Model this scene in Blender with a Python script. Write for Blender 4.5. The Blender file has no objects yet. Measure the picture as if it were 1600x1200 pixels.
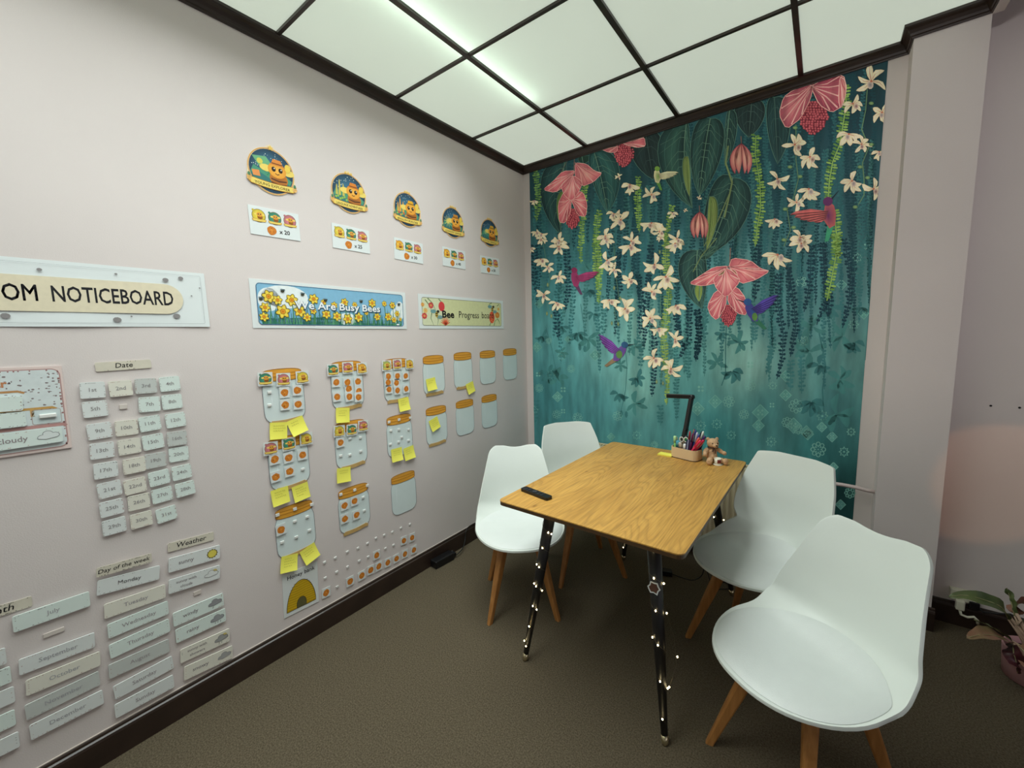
import bpy, bmesh, math, random
from mathutils import Vector, Matrix
PI = math.pi
R = math.radians
random.seed(7)
scn = bpy.context.scene
COL = scn.collection

# ------------------------------------------------------------------ camera, light, exposure
CAM = Vector((1.9081, -2.7198, 1.4306))
F = 639.97
RIGHT = Vector((0.79808, 0.60204, -0.02480))
FWD = Vector((-0.60035, 0.79098, -0.11807))
UP = Vector((-0.05147, 0.10912, 0.99270))
cam_data = bpy.data.cameras.new('camera')
cam = bpy.data.objects.new('camera', cam_data)
COL.objects.link(cam)
m = Matrix((RIGHT, UP, -FWD)).transposed().to_4x4()
m.translation = CAM
cam.matrix_world = m
cam_data.sensor_width = 36.0
cam_data.lens = F / 1600 * 36
cam_data.clip_start = 0.02
scn.camera = cam
scn.view_settings.view_transform = 'Standard'
scn.view_settings.look = 'None'
scn.view_settings.gamma = 1.0
scn.view_settings.use_curve_mapping = False
scn.view_settings.exposure = -0.08
scn.cycles.use_denoising = True
scn.cycles.max_bounces = 8
scn.cycles.diffuse_bounces = 5
scn.cycles.caustics_reflective = False
scn.cycles.caustics_refractive = False
world = bpy.data.worlds.new('world')
scn.world = world
world.use_nodes = True
world.node_tree.nodes['Background'].inputs[0].default_value = (0.5, 0.55, 0.6, 1)
world.node_tree.nodes['Background'].inputs[1].default_value = 0.05

SIDE_FILL_GLOW = 1.6
STRIP_FILL_POWER = 34.5
SPOT_FILL_POWER = 34.0
PANEL_GLOW = 0.34         # the even glow of the backlit ceiling sheets
TUBE_POWER = 9.5         # the fluorescent tubes above them


def add_light(name, kind, loc, target, energy, color, **kw):
    d = bpy.data.lights.new(name, kind)
    d.energy = energy
    d.color = color
    for k, v in kw.items():
        setattr(d, k, v)
    o = bpy.data.objects.new(name, d)
    COL.objects.link(o)
    o.location = loc
    o.rotation_euler = (Vector(target) - Vector(loc)).to_track_quat('-Z', 'Y').to_euler()
    return o


def px_ray(px, py):
    return RIGHT * ((px - 800) / F) + FWD + UP * (-(py - 600) / F)


def on_left(px, py, x=0.0):          # point of the left wall seen at a pixel -> (Y, Z)
    d = px_ray(px, py)
    t = (x - CAM.x) / d.x
    return (CAM.y + d.y * t, CAM.z + d.z * t)


def on_back(px, py, y=0.0):          # point of the back wall -> (X, Z)
    d = px_ray(px, py)
    t = (y - CAM.y) / d.y
    return (CAM.x + d.x * t, CAM.z + d.z * t)


def on_height(px, py, z=0.0):
    d = px_ray(px, py)
    t = (z - CAM.z) / d.z
    return (CAM.x + d.x * t, CAM.y + d.y * t)


# added fill strip under the ceiling, no real fitting: throws its light downwards
strip_fill = add_light('ceiling_strip_fill', 'AREA', (.70, -1.95, 2.665), (.70, -1.95, 0), STRIP_FILL_POWER, (.93, 1.0, .98), shape='RECTANGLE', size=1.1, size_y=2.5, spread=R(125))
# two added fill spots behind the camera, for the display wall and mural end
add_light('added_fill_spot', 'SPOT', (2.30, -3.0, 2.5), (0, -1.0, 1.95), SPOT_FILL_POWER * .5, (.98, 1.0, .99), spot_size=R(70), spot_blend=1.0, shadow_soft_size=.12)
add_light('added_fill_spot', 'SPOT', (1.9, -4.4, 2.45), (2.42, 0, 1.85), SPOT_FILL_POWER * 4.0, (1.0, .97, .97), spot_size=R(32), spot_blend=1.0, shadow_soft_size=.12)
on_far_wall = (on_back(1550, 752)[0], 0.0, on_back(1550, 752)[1])
# a warm reading spot in the side part of the room that throws the amber pool on the far wall
add_light('warm_spot_lamp', 'SPOT', (3.2, -1.5, 1.5), (*on_far_wall, ), 13.0, (1.0, 0.44, 0.18),
          spot_size=R(16), spot_blend=0.06, shadow_soft_size=0.02)


# ------------------------------------------------------------------ materials
def lin(c):
    if isinstance(c, str):
        c = tuple(int(c[i:i + 2], 16) for i in (0, 2, 4))
    return tuple(((v / 255) / 12.92 if v / 255 <= 0.04045 else ((v / 255 + 0.055) / 1.055) ** 2.4) for v in c)


MATS = {}


def mat(name, color=None, rough=0.6, noise=0.0, nscale=20.0, bump=0.0, bscale=200.0, metal=0.0, spec=0.5,
        emit=None, estr=0.0, coat=0.0, color2=None, stretch=None):
    if name in MATS:
        return MATS[name]
    M_ = bpy.data.materials.new(name)
    M_.use_nodes = True
    nt = M_.node_tree
    b = nt.nodes['Principled BSDF']
    c = lin(color) if color is not None else (0.5, 0.5, 0.5)
    b.inputs['Base Color'].default_value = (*c, 1)
    b.inputs['Roughness'].default_value = rough
    b.inputs['Metallic'].default_value = metal
    b.inputs['Specular IOR Level'].default_value = spec
    b.inputs['Coat Weight'].default_value = coat
    tc = nt.nodes.new('ShaderNodeTexCoord')
    mp = nt.nodes.new('ShaderNodeMapping')
    if stretch:
        mp.inputs['Scale'].default_value = stretch
    nt.links.new(tc.outputs['Object'], mp.inputs[0])
    if noise or color2 is not None:
        n = nt.nodes.new('ShaderNodeTexNoise')
        n.inputs['Scale'].default_value = nscale
        n.inputs['Detail'].default_value = 5
        nt.links.new(mp.outputs[0], n.inputs['Vector'])
        rp = nt.nodes.new('ShaderNodeValToRGB')
        c2 = lin(color2) if color2 is not None else tuple(v * (1 - noise) for v in c)
        c1 = c if color2 is not None else tuple(min(1, v * (1 + noise)) for v in c)
        rp.color_ramp.elements[0].color = (*c2, 1)
        rp.color_ramp.elements[1].color = (*c1, 1)
        rp.color_ramp.elements[0].position = 0.3
        rp.color_ramp.elements[1].position = 0.7
        nt.links.new(n.outputs['Fac'], rp.inputs[0])
        nt.links.new(rp.outputs[0], b.inputs['Base Color'])
    if bump:
        n2 = nt.nodes.new('ShaderNodeTexNoise')
        n2.inputs['Scale'].default_value = bscale
        n2.inputs['Detail'].default_value = 3
        nt.links.new(mp.outputs[0], n2.inputs['Vector'])
        bp = nt.nodes.new('ShaderNodeBump')
        bp.inputs['Strength'].default_value = bump
        bp.inputs['Distance'].default_value = 0.01
        nt.links.new(n2.outputs['Fac'], bp.inputs['Height'])
        nt.links.new(bp.outputs[0], b.inputs['Normal'])
    if emit is not None:
        b.inputs['Emission Color'].default_value = (*lin(emit), 1)
        b.inputs['Emission Strength'].default_value = estr
    MATS[name] = M_
    return M_


def ink_material(name, gain, rough, mottle, tint=(1, 1, 1)):
    M_ = bpy.data.materials.new(name)
    M_.use_nodes = True
    nt = M_.node_tree
    b = nt.nodes['Principled BSDF']
    b.inputs['Roughness'].default_value = rough
    b.inputs['Specular IOR Level'].default_value = 0.3
    at = nt.nodes.new('ShaderNodeAttribute')
    at.attribute_name = 'Col'
    n = nt.nodes.new('ShaderNodeTexNoise')
    n.inputs['Scale'].default_value = 60 if mottle < .15 else 14
    n.inputs['Detail'].default_value = 6
    tc = nt.nodes.new('ShaderNodeTexCoord')
    mp = nt.nodes.new('ShaderNodeMapping')
    mp.inputs['Scale'].default_value = (1, 1, 1) if mottle < .15 else (1.6, 0.35, 1)
    nt.links.new(tc.outputs['Object'], mp.inputs[0])
    nt.links.new(mp.outputs[0], n.inputs['Vector'])
    mr = nt.nodes.new('ShaderNodeMapRange')
    mr.inputs['From Min'].default_value = 0.3
    mr.inputs['From Max'].default_value = 0.7
    mr.inputs['To Min'].default_value = gain * (1 - mottle)
    mr.inputs['To Max'].default_value = gain * (1 + mottle)
    nt.links.new(n.outputs['Fac'], mr.inputs['Value'])
    vm = nt.nodes.new('ShaderNodeVectorMath')
    vm.operation = 'SCALE'
    vt = nt.nodes.new('ShaderNodeVectorMath')
    vt.operation = 'MULTIPLY'
    vt.inputs[1].default_value = tint
    nt.links.new(at.outputs['Color'], vt.inputs[0])
    nt.links.new(vt.outputs[0], vm.inputs[0])
    nt.links.new(mr.outputs[0], vm.inputs['Scale'])
    nt.links.new(vm.outputs[0], b.inputs['Base Color'])
    return M_


INK = ink_material('printed_ink', 1.0, 0.55, 0.04)
MURAL_GAIN = 1.5
MURAL_INK = ink_material('mural_print', MURAL_GAIN, 0.6, 0.20, (1.02, 1.0, 1.03))


# ------------------------------------------------------------------ object helpers
def tag(o, label=None, cat=None, group=None, kind=None):
    if label:
        o['label'] = label
    if cat:
        o['category'] = cat
    if group:
        o['group'] = group
    if kind:
        o['kind'] = kind
    return o


def empty(name, loc=(0, 0, 0), rot=(0, 0, 0), **kw):
    o = bpy.data.objects.new(name, None)
    COL.objects.link(o)
    o.location = loc
    o.rotation_euler = rot
    o.empty_display_size = 0.05
    return tag(o, **kw)


def link(name, me, material, parent=None, smooth=False):
    if material is not None and not me.materials:
        me.materials.append(material)
    o = bpy.data.objects.new(name, me)
    COL.objects.link(o)
    if parent is not None:
        o.parent = parent
    if smooth:
        me.polygons.foreach_set('use_smooth', [True] * len(me.polygons))
    return o


def obj(name, bm, material, parent=None, smooth=False):
    me = bpy.data.meshes.new(name)
    bm.to_mesh(me)
    bm.free()
    return link(name, me, material, parent, smooth)


def add_box(bm, c, s, rot=None, bev=0.0):
    g = bmesh.ops.create_cube(bm, size=1.0)
    vs = g['verts']
    bmesh.ops.scale(bm, vec=s, verts=vs)
    if bev:
        es = list({e for v in vs for e in v.link_edges})
        r = bmesh.ops.bevel(bm, geom=es, offset=bev, segments=2, affect='EDGES', profile=0.5)
        vs = list({v for f in r['faces'] for v in f.verts} | {v for v in vs if v.is_valid})
    if rot is not None:
        bmesh.ops.rotate(bm, matrix=rot, cent=(0, 0, 0), verts=vs)
    bmesh.ops.translate(bm, vec=c, verts=vs)
    return vs


def box(name, c, s, material, parent=None, rot=None, bev=0.0):
    bm = bmesh.new()
    add_box(bm, c, s, rot, bev)
    return obj(name, bm, material, parent)


def add_tube(bm, pts, rad, n=10, cap=True):
    """tube through pts; rad is a number or one per point"""
    pts = [Vector(p) for p in pts]
    if not hasattr(rad, '__len__'):
        rad = [rad] * len(pts)
    rings = []
    prev = None
    for i, p in enumerate(pts):
        d = (pts[min(i + 1, len(pts) - 1)] - pts[max(i - 1, 0)]).normalized()
        if prev is None:
            a = d.orthogonal().normalized()
        else:
            a = (prev - d * prev.dot(d))
            a = a.normalized() if a.length > 1e-6 else d.orthogonal().normalized()
        prev = a
        b = d.cross(a)
        rings.append([bm.verts.new(p + (a * math.cos(2 * PI * k / n) + b * math.sin(2 * PI * k / n)) * rad[i]) for k in range(n)])
    for i in range(len(rings) - 1):
        for k in range(n):
            bm.faces.new((rings[i][k], rings[i][(k + 1) % n], rings[i + 1][(k + 1) % n], rings[i + 1][k]))
    if cap:
        bm.faces.new(rings[0][::-1])
        bm.faces.new(rings[-1])


def add_lathe(bm, prof, n=24, c=(0, 0, 0), axis=None):
    """prof: list of (radius, height)"""
    rings = []
    mt = axis.to_3x3() if axis is not None else Matrix.Identity(3)
    c = Vector(c)
    for r, h in prof:
        rings.append([bm.verts.new(c + mt @ Vector((r * math.cos(2 * PI * k / n), r * math.sin(2 * PI * k / n), h))) for k in range(n)])
    for i in range(len(rings) - 1):
        for k in range(n):
            bm.faces.new((rings[i][k], rings[i][(k + 1) % n], rings[i + 1][(k + 1) % n], rings[i + 1][k]))
    if prof[0][0] > 1e-5:
        bm.faces.new(rings[0][::-1])
    if prof[-1][0] > 1e-5:
        bm.faces.new(rings[-1])


def rounded(w, h, r, n=4, cx=0, cy=0):
    r = min(r, w / 2 - 1e-5, h / 2 - 1e-5)
    out = []
    for (sx, sy, a0) in ((1, -1, -90), (1, 1, 0), (-1, 1, 90), (-1, -1, 180)):
        for k in range(n + 1):
            a = R(a0 + 90 * k / n)
            out.append((cx + sx * (w / 2 - r) + r * math.cos(a), cy + sy * (h / 2 - r) + r * math.sin(a)))
    return out


def add_prism(bm, pts, z0, z1):
    lo = [bm.verts.new((x, y, z0)) for x, y in pts]
    hi = [bm.verts.new((x, y, z1)) for x, y in pts]
    n = len(pts)
    bm.faces.new(lo[::-1])
    bm.faces.new(hi)
    for i in range(n):
        bm.faces.new((lo[i], lo[(i + 1) % n], hi[(i + 1) % n], hi[i]))


def sheet(name, pts, th, material, parent=None, curl=None):
    """thin card of outline pts in the local xy plane, front at z=th"""
    bm = bmesh.new()
    add_prism(bm, pts, 0, th)
    return obj(name, bm, material, parent)


def circle(cx, cy, r, n=20, ry=None, a0=0.0):
    ry = r if ry is None else ry
    return [(cx + r * math.cos(a0 + 2 * PI * k / n), cy + ry * math.sin(a0 + 2 * PI * k / n)) for k in range(n)]


LAY = 1.2e-4


class Art:
    """flat print: coloured polygons in the local xy plane, stacked in hair-thin layers of ink"""

    def __init__(s, base=0.0):
        s.v, s.f, s.c, s.base = [], [], [], base

    def poly(s, pts, col, z=1):
        n = len(pts)
        area = sum(pts[i][0] * pts[(i + 1) % n][1] - pts[(i + 1) % n][0] * pts[i][1] for i in range(n))
        cols = col if isinstance(col, list) else [lin(col)] * n
        if area < 0:
            pts = pts[::-1]
            cols = cols[::-1]
        k = len(s.v)
        zz = s.base + z * LAY
        s.v += [(x, y, zz) for x, y in pts]
        s.c += cols
        s.f.append(list(range(k, k + n)))

    def fan(s, center, ccol, pts, col, z=1):
        """star-shaped polygon with a colour at its centre and one at its edge"""
        c0, c1 = lin(ccol), lin(col)
        k = len(s.v)
        zz = s.base + z * LAY
        n = len(pts)
        area = sum(pts[i][0] * pts[(i + 1) % n][1] - pts[(i + 1) % n][0] * pts[i][1] for i in range(n))
        if area < 0:
            pts = pts[::-1]
        s.v += [(center[0], center[1], zz)] + [(x, y, zz) for x, y in pts]
        s.c += [c0] + [c1] * n
        for i in range(n):
            s.f.append([k, k + 1 + i, k + 1 + (i + 1) % n])

    def line(s, pts, w, col, z=1, w2=None):
        """stroked line, tapering from w to w2"""
        w2 = w if w2 is None else w2
        n = len(pts)
        L, Rr = [], []
        for i, p in enumerate(pts):
            a, b = pts[max(i - 1, 0)], pts[min(i + 1, n - 1)]
            dx, dy = b[0] - a[0], b[1] - a[1]
            d = math.hypot(dx, dy) or 1
            ww = (w + (w2 - w) * i / max(1, n - 1)) / 2
            L.append((p[0] - dy / d * ww, p[1] + dx / d * ww))
            Rr.append((p[0] + dy / d * ww, p[1] - dx / d * ww))
        for i in range(n - 1):
            s.poly([L[i], L[i + 1], Rr[i + 1], Rr[i]], col, z)

    def ring(s, pts, w, col, z=1):
        s.line(pts + [pts[0]], w, col, z)

    def text(s, body, x, y, w=None, h=None, col='202020', z=3, bold=0.0, rot=0.0, shear=0.0, align='c'):
        vs, fs, (x0, y0, x1, y1) = glyphs(body, bold)
        tw, thh = x1 - x0, y1 - y0
        ymid = (y0 + y1) / 2
        if h is None:
            sx = sy = w / tw
        elif w is None:
            sx = sy = h / .86
            ymid = .27
        else:
            sx, sy = w / tw, h / thh
        k = len(s.v)
        c = lin(col)
        cr, sr = math.cos(rot), math.sin(rot)
        zz = s.base + z * LAY
        ox = {'c': (x0 + x1) / 2, 'l': x0, 'r': x1}[align]
        for (a, b) in vs:
            u = (a - ox) * sx
            v = (b - ymid) * sy
            u += shear * v
            s.v.append((x + u * cr - v * sr, y + u * sr + v * cr, zz))
            s.c.append(c)
        for f in fs:
            s.f.append([k + i for i in f])

    def build(s, name, parent=None, material=None, kind=None):
        me = bpy.data.meshes.new(name)
        me.from_pydata(s.v, [], s.f)
        ca = me.color_attributes.new('Col', 'FLOAT_COLOR', 'POINT')
        flat = []
        for c in s.c:
            flat += [c[0], c[1], c[2], 1.0]
        ca.data.foreach_set('color', flat)
        me.update()
        o = link(name, me, material or INK, parent)
        return o


_gl = {}


def glyphs(body, bold=0.0):
    key = (body, bold)
    if key in _gl:
        return _gl[key]
    cu = bpy.data.curves.new('lettering', 'FONT')
    cu.body = body
    cu.size = 1.0
    cu.resolution_u = 2
    heavy = bold > 0 and 'M' in body      # the offset spoils this letter: thicken it by shifted copies
    cu.offset = 0 if heavy else bold
    o = bpy.data.objects.new('lettering', cu)
    COL.objects.link(o)
    bpy.context.view_layer.update()
    me = bpy.data.meshes.new_from_object(o.evaluated_get(bpy.context.evaluated_depsgraph_get()))
    vs = [(v.co.x, v.co.y) for v in me.vertices]
    fs = []
    for p in me.polygons:
        vi = list(p.vertices)
        if p.normal.z < 0:
            vi = vi[::-1]
        fs.append(vi)
    if heavy:
        v0, f0, n0 = list(vs), list(fs), len(vs)
        vs, fs = [], []
        for q_, (sx_, sy_) in enumerate(((-bold, 0), (bold, 0), (0, bold), (0, -bold))):
            vs += [(x_ + sx_, y_ + sy_) for x_, y_ in v0]
            fs += [[i_ + n0 * q_ for i_ in f_] for f_ in f0]
    bpy.data.objects.remove(o)
    bpy.data.curves.remove(cu)
    bpy.data.meshes.remove(me)
    bb = (min(v[0] for v in vs), min(v[1] for v in vs), max(v[0] for v in vs), max(v[1] for v in vs))
    _gl[key] = (vs, fs, bb)
    return _gl[key]


# a thing lying flat on the left wall: local x runs along +Y, local y up, local z out of the wall
def wall_thing(name, yz, tilt=0.0, off=0.0, mesh=None, **kw):
    o = bpy.data.objects.new(name, mesh)
    COL.objects.link(o)
    b = Matrix(((0, 0, 1), (1, 0, 0), (0, 1, 0))).to_4x4()
    o.matrix_world = Matrix.Translation((off, yz[0], yz[1])) @ b @ Matrix.Rotation(tilt, 4, 'Z')
    return tag(o, **kw)


ORD = ['first', 'second', 'third', 'fourth', 'fifth', 'sixth', 'seventh', 'eighth', 'ninth', 'tenth', 'eleventh', 'twelfth']

# ------------------------------------------------------------------ the room shell
H = 2.7046
YR, XR = -5.4, 4.6
wall_paint = mat('pink_grey_wall_paint', (218, 208, 205), 0.75, noise=0.02, nscale=3, bump=0.06, bscale=260)
dark_wood = mat('dark_brown_moulding', (46, 33, 27), 0.38, noise=0.25, nscale=9, stretch=(1, 1, 1), coat=0.15)
carpet = mat('grey_brown_loop_carpet', (128, 116, 96), 0.95, spec=0.1, color2=(86, 77, 61), nscale=190, bump=0.9, bscale=420)
plain_white = mat('plain_white_ceiling', (196, 190, 184), 0.8, bump=0.05, bscale=150)


def slab(name, x0, x1, y0, y1, z0, z1, material, parent=None, kind='structure'):
    o = box(name, ((x0 + x1) / 2, (y0 + y1) / 2, (z0 + z1) / 2), (x1 - x0, y1 - y0, z1 - z0), material, parent)
    if parent is None:
        tag(o, kind=kind)
    return o


slab('floor', -.15, XR + .15, YR - .15, .15, -.12, 0, carpet)
slab('wall_left', -.15, 0, YR - .15, .15, 0, 3.1, wall_paint)
wall_back = slab('wall_back', 0, XR, 0, .15, 0, 3.1, wall_paint)
slab('wall_right', XR, XR + .15, YR - .15, .15, 0, 3.1, wall_paint)
slab('wall_rear', 0, XR, YR - .15, YR, 0, 3.1, wall_paint)
PX0, PX1, PY = 2.154, 2.379, -.125
slab('wall_pillar', PX0, PX1, PY, 0, 0, 3.0, wall_paint)
# two small dark screws left in the far wall
for px in (1548, 1593):
    X_, Z_ = on_back(px, 634 if px < 1560 else 637)
    bm = bmesh.new()
    add_lathe(bm, [(.0, .003), (.0028, .0028), (.0042, .0015), (.0045, 0)], 12, axis=Matrix.Rotation(R(90), 3, 'X'))
    s = obj('screw', bm, mat('black_screw', (14, 12, 12), .5))
    s.location = (X_, -.0005, Z_)
    tag(s, 'tiny dark screw in the wall beyond the pillar, ' + ('left of two' if px < 1560 else 'right of two'), 'screw', 'screws in the wall beyond the pillar')

# ceiling: dark grid, translucent light sheets, tubes in the void above them
ceiling = empty('ceiling', (0, 0, H), kind='structure')


def glow_material():
    M_ = bpy.data.materials.new('translucent_light_sheet')
    M_.use_nodes = True
    nt = M_.node_tree
    nt.nodes.remove(nt.nodes['Principled BSDF'])
    out = nt.nodes['Material Output']
    em = nt.nodes.new('ShaderNodeEmission')
    em.inputs[0].default_value = (*PANEL_COL, 1)
    em.inputs[1].default_value = PANEL_GLOW
    tr = nt.nodes.new('ShaderNodeBsdfTranslucent')
    df = nt.nodes.new('ShaderNodeBsdfDiffuse')
    n = nt.nodes.new('ShaderNodeTexNoise')
    n.inputs['Scale'].default_value = 3.5
    n.inputs['Detail'].default_value = 6
    rp = nt.nodes.new('ShaderNodeValToRGB')
    rp.color_ramp.elements[0].color = (.78, .80, .74, 1)
    rp.color_ramp.elements[1].color = (.86, .88, .83, 1)
    tc = nt.nodes.new('ShaderNodeTexCoord')
    nt.links.new(tc.outputs['Object'], n.inputs['Vector'])
    nt.links.new(n.outputs['Fac'], rp.inputs[0])
    nt.links.new(rp.outputs[0], tr.inputs[0])
    df.inputs[0].default_value = (.75, .78, .72, 1)
    mx = nt.nodes.new('ShaderNodeMixShader')
    mx.inputs[0].default_value = 0.3
    nt.links.new(tr.outputs[0], mx.inputs[1])
    nt.links.new(df.outputs[0], mx.inputs[2])
    ad = nt.nodes.new('ShaderNodeAddShader')
    nt.links.new(em.outputs[0], ad.inputs[0])
    nt.links.new(mx.outputs[0], ad.inputs[1])
    nt.links.new(ad.outputs[0], out.inputs[0])
    return M_


PANEL_COL = (0.72, 0.79, 0.71)
glow = glow_material()
XE = [0.0, .5495, 1.1518, 1.7500, 2.379]
YE = [0.0, -.600, -1.2014, -1.799] + [-1.799 - .6 * k for k in range(1, 7)]
for i in range(4):
    for j in range(len(YE) - 1):
        x0, x1, y1, y0 = XE[i], XE[i + 1], YE[j], YE[j + 1]
        bm = bmesh.new()
        add_box(bm, ((x0 + x1) / 2, (y0 + y1) / 2, .004), (x1 - x0 - .004, y1 - y0 - .004, .005))
        obj('light_panel', bm, glow, ceiling)
for k, x in enumerate(XE[1:-1]):
    box('grid_bar', (x, YR / 2, -.004), (.024 if k != 2 else .022, -YR, .014), dark_wood, ceiling)
for y in YE[1:-1]:
    box('grid_bar', (2.379 / 2, y, -.0035), (2.379, .015, .012), dark_wood, ceiling)
box('ceiling_void_lid', (1.19, YR / 2, .28), (2.40, -YR, .02), mat('grey_ceiling_void', (150, 150, 146), .8), ceiling)
box('ceiling_void_side', (2.386, YR / 2, .145), (.012, -YR, .27), plain_white, ceiling)
tube_m = mat('fluorescent_tube_glass', (240, 245, 240), .4, emit=(225, 255, 240), estr=TUBE_POWER)
tube_dim = mat('dimmer_fluorescent_tube_glass', (240, 245, 240), .4, emit=(225, 255, 240), estr=TUBE_POWER * .4)  # second tube row, set to glow more weakly
for x, ya in ((.56, -.70), (1.86, -.70)):
    for q in range(3):
        bm = bmesh.new()
        add_tube(bm, [(x, ya - q * 1.5, .060), (x, ya - q * 1.5 - 1.38, .060)], .013, 8)
        obj('fluorescent_tube', bm, tube_m if x < 1 else tube_dim, ceiling)
slab('ceiling_side', 2.41, XR, YR, 0, 3.0, 3.1, plain_white)
slab('ceiling_beam', 2.379, 2.41, YR, PY, H - .056, 3.1, wall_paint)
slab('ceiling_cover', -.15, XR + .15, YR - .15, .15, 3.1, 3.2, plain_white)


# dark crown moulding swept round the lit part of the room
def sweep(name, path, prof, material, **kw):
    """prof: (distance into the room, height); the room lies right of the path"""
    bm = bmesh.new()
    n = len(path)
    rows = []
    for i, (x, y) in enumerate(path):
        def nr(a, b):
            d = Vector((b[0] - a[0], b[1] - a[1])).normalized()
            return Vector((d.y, -d.x))
        if i == 0:
            o = nr(path[0], path[1])
        elif i == n - 1:
            o = nr(path[-2], path[-1])
        else:
            a, b = nr(path[i - 1], path[i]), nr(path[i], path[i + 1])
            o = (a + b) / (1 + a.dot(b))
        rows.append([bm.verts.new((x + o.x * d, y + o.y * d, z)) for d, z in prof])
    for i in range(n - 1):
        for k in range(len(prof)):
            kk = (k + 1) % len(prof)
            bm.faces.new((rows[i][k], rows[i + 1][k], rows[i + 1][kk], rows[i][kk]))
    bm.faces.new(rows[0])
    bm.faces.new(rows[-1][::-1])
    bmesh.ops.recalc_face_normals(bm, faces=bm.faces[:])
    return tag(obj(name, bm, material), **kw)


crown = [(0, H - .052), (.006, H - .052), (.008, H - .046), (.012, H - .043), (.015, H - .034), (.021, H - .022), (.028, H - .014), (.036, H - .011), (.037, H - .001), (0, H - .001)]
path = [(0, YR), (0, 0), (PX0, 0), (PX0, PY), (PX1, PY), (PX1, YR)]
sweep('trim_1', path, crown, dark_wood, kind='structure')
base_p = [(0, 0), (.014, 0), (.014, .088), (.012, .096), (.007, .100), (.006, .108), (.003, .112), (0, .112)]
sweep('baseboard_left', [(0, YR), (0, 0)], base_p, dark_wood, kind='structure')
sweep('baseboard_back', [(.014, 0), (PX0 - .001, 0)], base_p, dark_wood, kind='structure')
sweep('baseboard_pillar', [(PX0, 0), (PX0, PY), (PX1 + .012, PY), (PX1 + .012, -.014)][1:3], base_p, dark_wood, kind='structure')
sweep('baseboard_right', [(PX1, 0), (XR, 0)], base_p, dark_wood, kind='structure')
caulk = mat('pale_caulk_line', (200, 190, 180), .6)
tag(box('trim_2', (.0015, YR / 2, .1135), (.003, -YR - .1, .003), caulk), kind='structure')

# added, unseen glowing panes in the side part give soft fill from the right
side_fill = empty('side_fill_1', (XR - .01, -2.9, 1.55), kind='structure')
for (y, z, sy, sz) in ((0, .78, 2.3, .06), (0, -.78, 2.3, .06), (-1.12, 0, .06, 1.5), (1.12, 0, .06, 1.5), (0, 0, .05, 1.5)):
    box('side_fill_frame', (-.02, y, z), (.05, sy, sz), plain_white, side_fill)
for y in (-.57, .57):
    box('side_fill_pane', (-.005, y, 0), (.006, 1.08, 1.5), mat('added_side_glow', (20, 20, 20), .3, emit=(225, 225, 240), estr=SIDE_FILL_GLOW), side_fill)

# ------------------------------------------------------------------ the botanical wall mural
# drawn as flat print on the back wall; every motif is laid out on the wall plane itself
MX0, MX1, MZ0, MZ1 = .061, 2.083, .10, H - .03
mural = empty('botanical_wall_mural', (0, 0, 0), (R(90), 0, 0))
tag(mural, 'teal botanical wall mural with hanging orchids, pink blooms and large dark leaves', 'mural')
mural.location = (0, -.0012, 0)
bm = bmesh.new()
add_prism(bm, [(MX0, MZ0), (MX1, MZ0), (MX1, MZ1), (MX0, MZ1)], -.001, -.0004)
obj('paper', bm, mat('teal_mural_paper', (60, 120, 115), .7), mural)


class Wall2D(Art):
    """points are given in one of four views of the photograph and land on the wall plane"""
    ox = oy = 0
    sc = 1

    def view(s, ox, oy, sc):
        s.ox, s.oy, s.sc = ox, oy, sc

    def T(s, p):
        return on_back(s.ox + p[0] * s.sc, s.oy + p[1] * s.sc)

    def clip(s, pts):
        return [(min(max(x, MX0), MX1), min(max(z, MZ0), MZ1)) for x, z in pts]

    def P(s, pts, col, z=1):
        q = s.clip([s.T(p) for p in pts])
        s.poly(q, col, z)

    def FN(s, c, cc, pts, col, z=1):
        s.fan(s.clip([s.T(c)])[0], cc, s.clip([s.T(p) for p in pts]), col, z)

    def L(s, pts, w, col, z=1, w2=None):
        k = .0036 * s.sc
        s.line(s.clip([s.T(p) for p in pts]), w * k, col, z, None if w2 is None else w2 * k)


VA, VB, VC, VD = (820, 90, .24167), (1100, 90, .25), (820, 370, .25), (1080, 370, .25)
A_ = Wall2D()
KEYS = [(850, 300, 30, 68, 72), (850, 400, 50, 105, 108), (870, 520, 75, 140, 135), (905, 480, 95, 155, 148), (860, 620, 55, 115, 112),
        (950, 560, 95, 155, 145), (930, 630, 66, 126, 122), (1000, 600, 105, 160, 145), (1010, 520, 112, 166, 150), (1060, 640, 66, 126, 120),
        (1150, 540, 110, 162, 145), (1175, 565, 116, 164, 148), (1250, 600, 78, 128, 118), (1300, 640, 60, 115, 110), (1200, 645, 62, 118, 112),
        (1340, 450, 75, 125, 120), (1350, 300, 38, 82, 86), (1330, 170, 24, 60, 66), (1200, 280, 30, 75, 80), (1100, 300, 28, 70, 76),
        (1000, 400, 42, 98, 100), (1150, 440, 78, 132, 126), (1280, 700, 45, 104, 98), (1320, 780, 24, 68, 64), (1110, 690, 45, 110, 105),
        (960, 670, 62, 120, 115), (1250, 400, 60, 112, 110), (1250, 150, 20, 52, 56), (960, 280, 26, 62, 66), (1320, 560, 82, 134, 124),
        (930, 400, 48, 104, 104), (860, 460, 62, 125, 122), (1060, 560, 72, 130, 122), (1220, 500, 66, 118, 114), (1090, 450, 60, 118, 116), (900, 660, 58, 118, 114)]


def bgcol(px, py):
    w = [0, 0, 0, 0]
    for kx, ky, r_, g_, b_ in KEYS:
        d = ((px - kx) ** 2 + ((py - ky) * .8) ** 2) / 900 + .35
        k = 1 / d ** 1.6
        w[0] += k
        w[1] += k * r_
        w[2] += k * g_
        w[3] += k * b_
    return lin((w[1] / w[0], w[2] / w[0], w[3] / w[0]))


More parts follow.
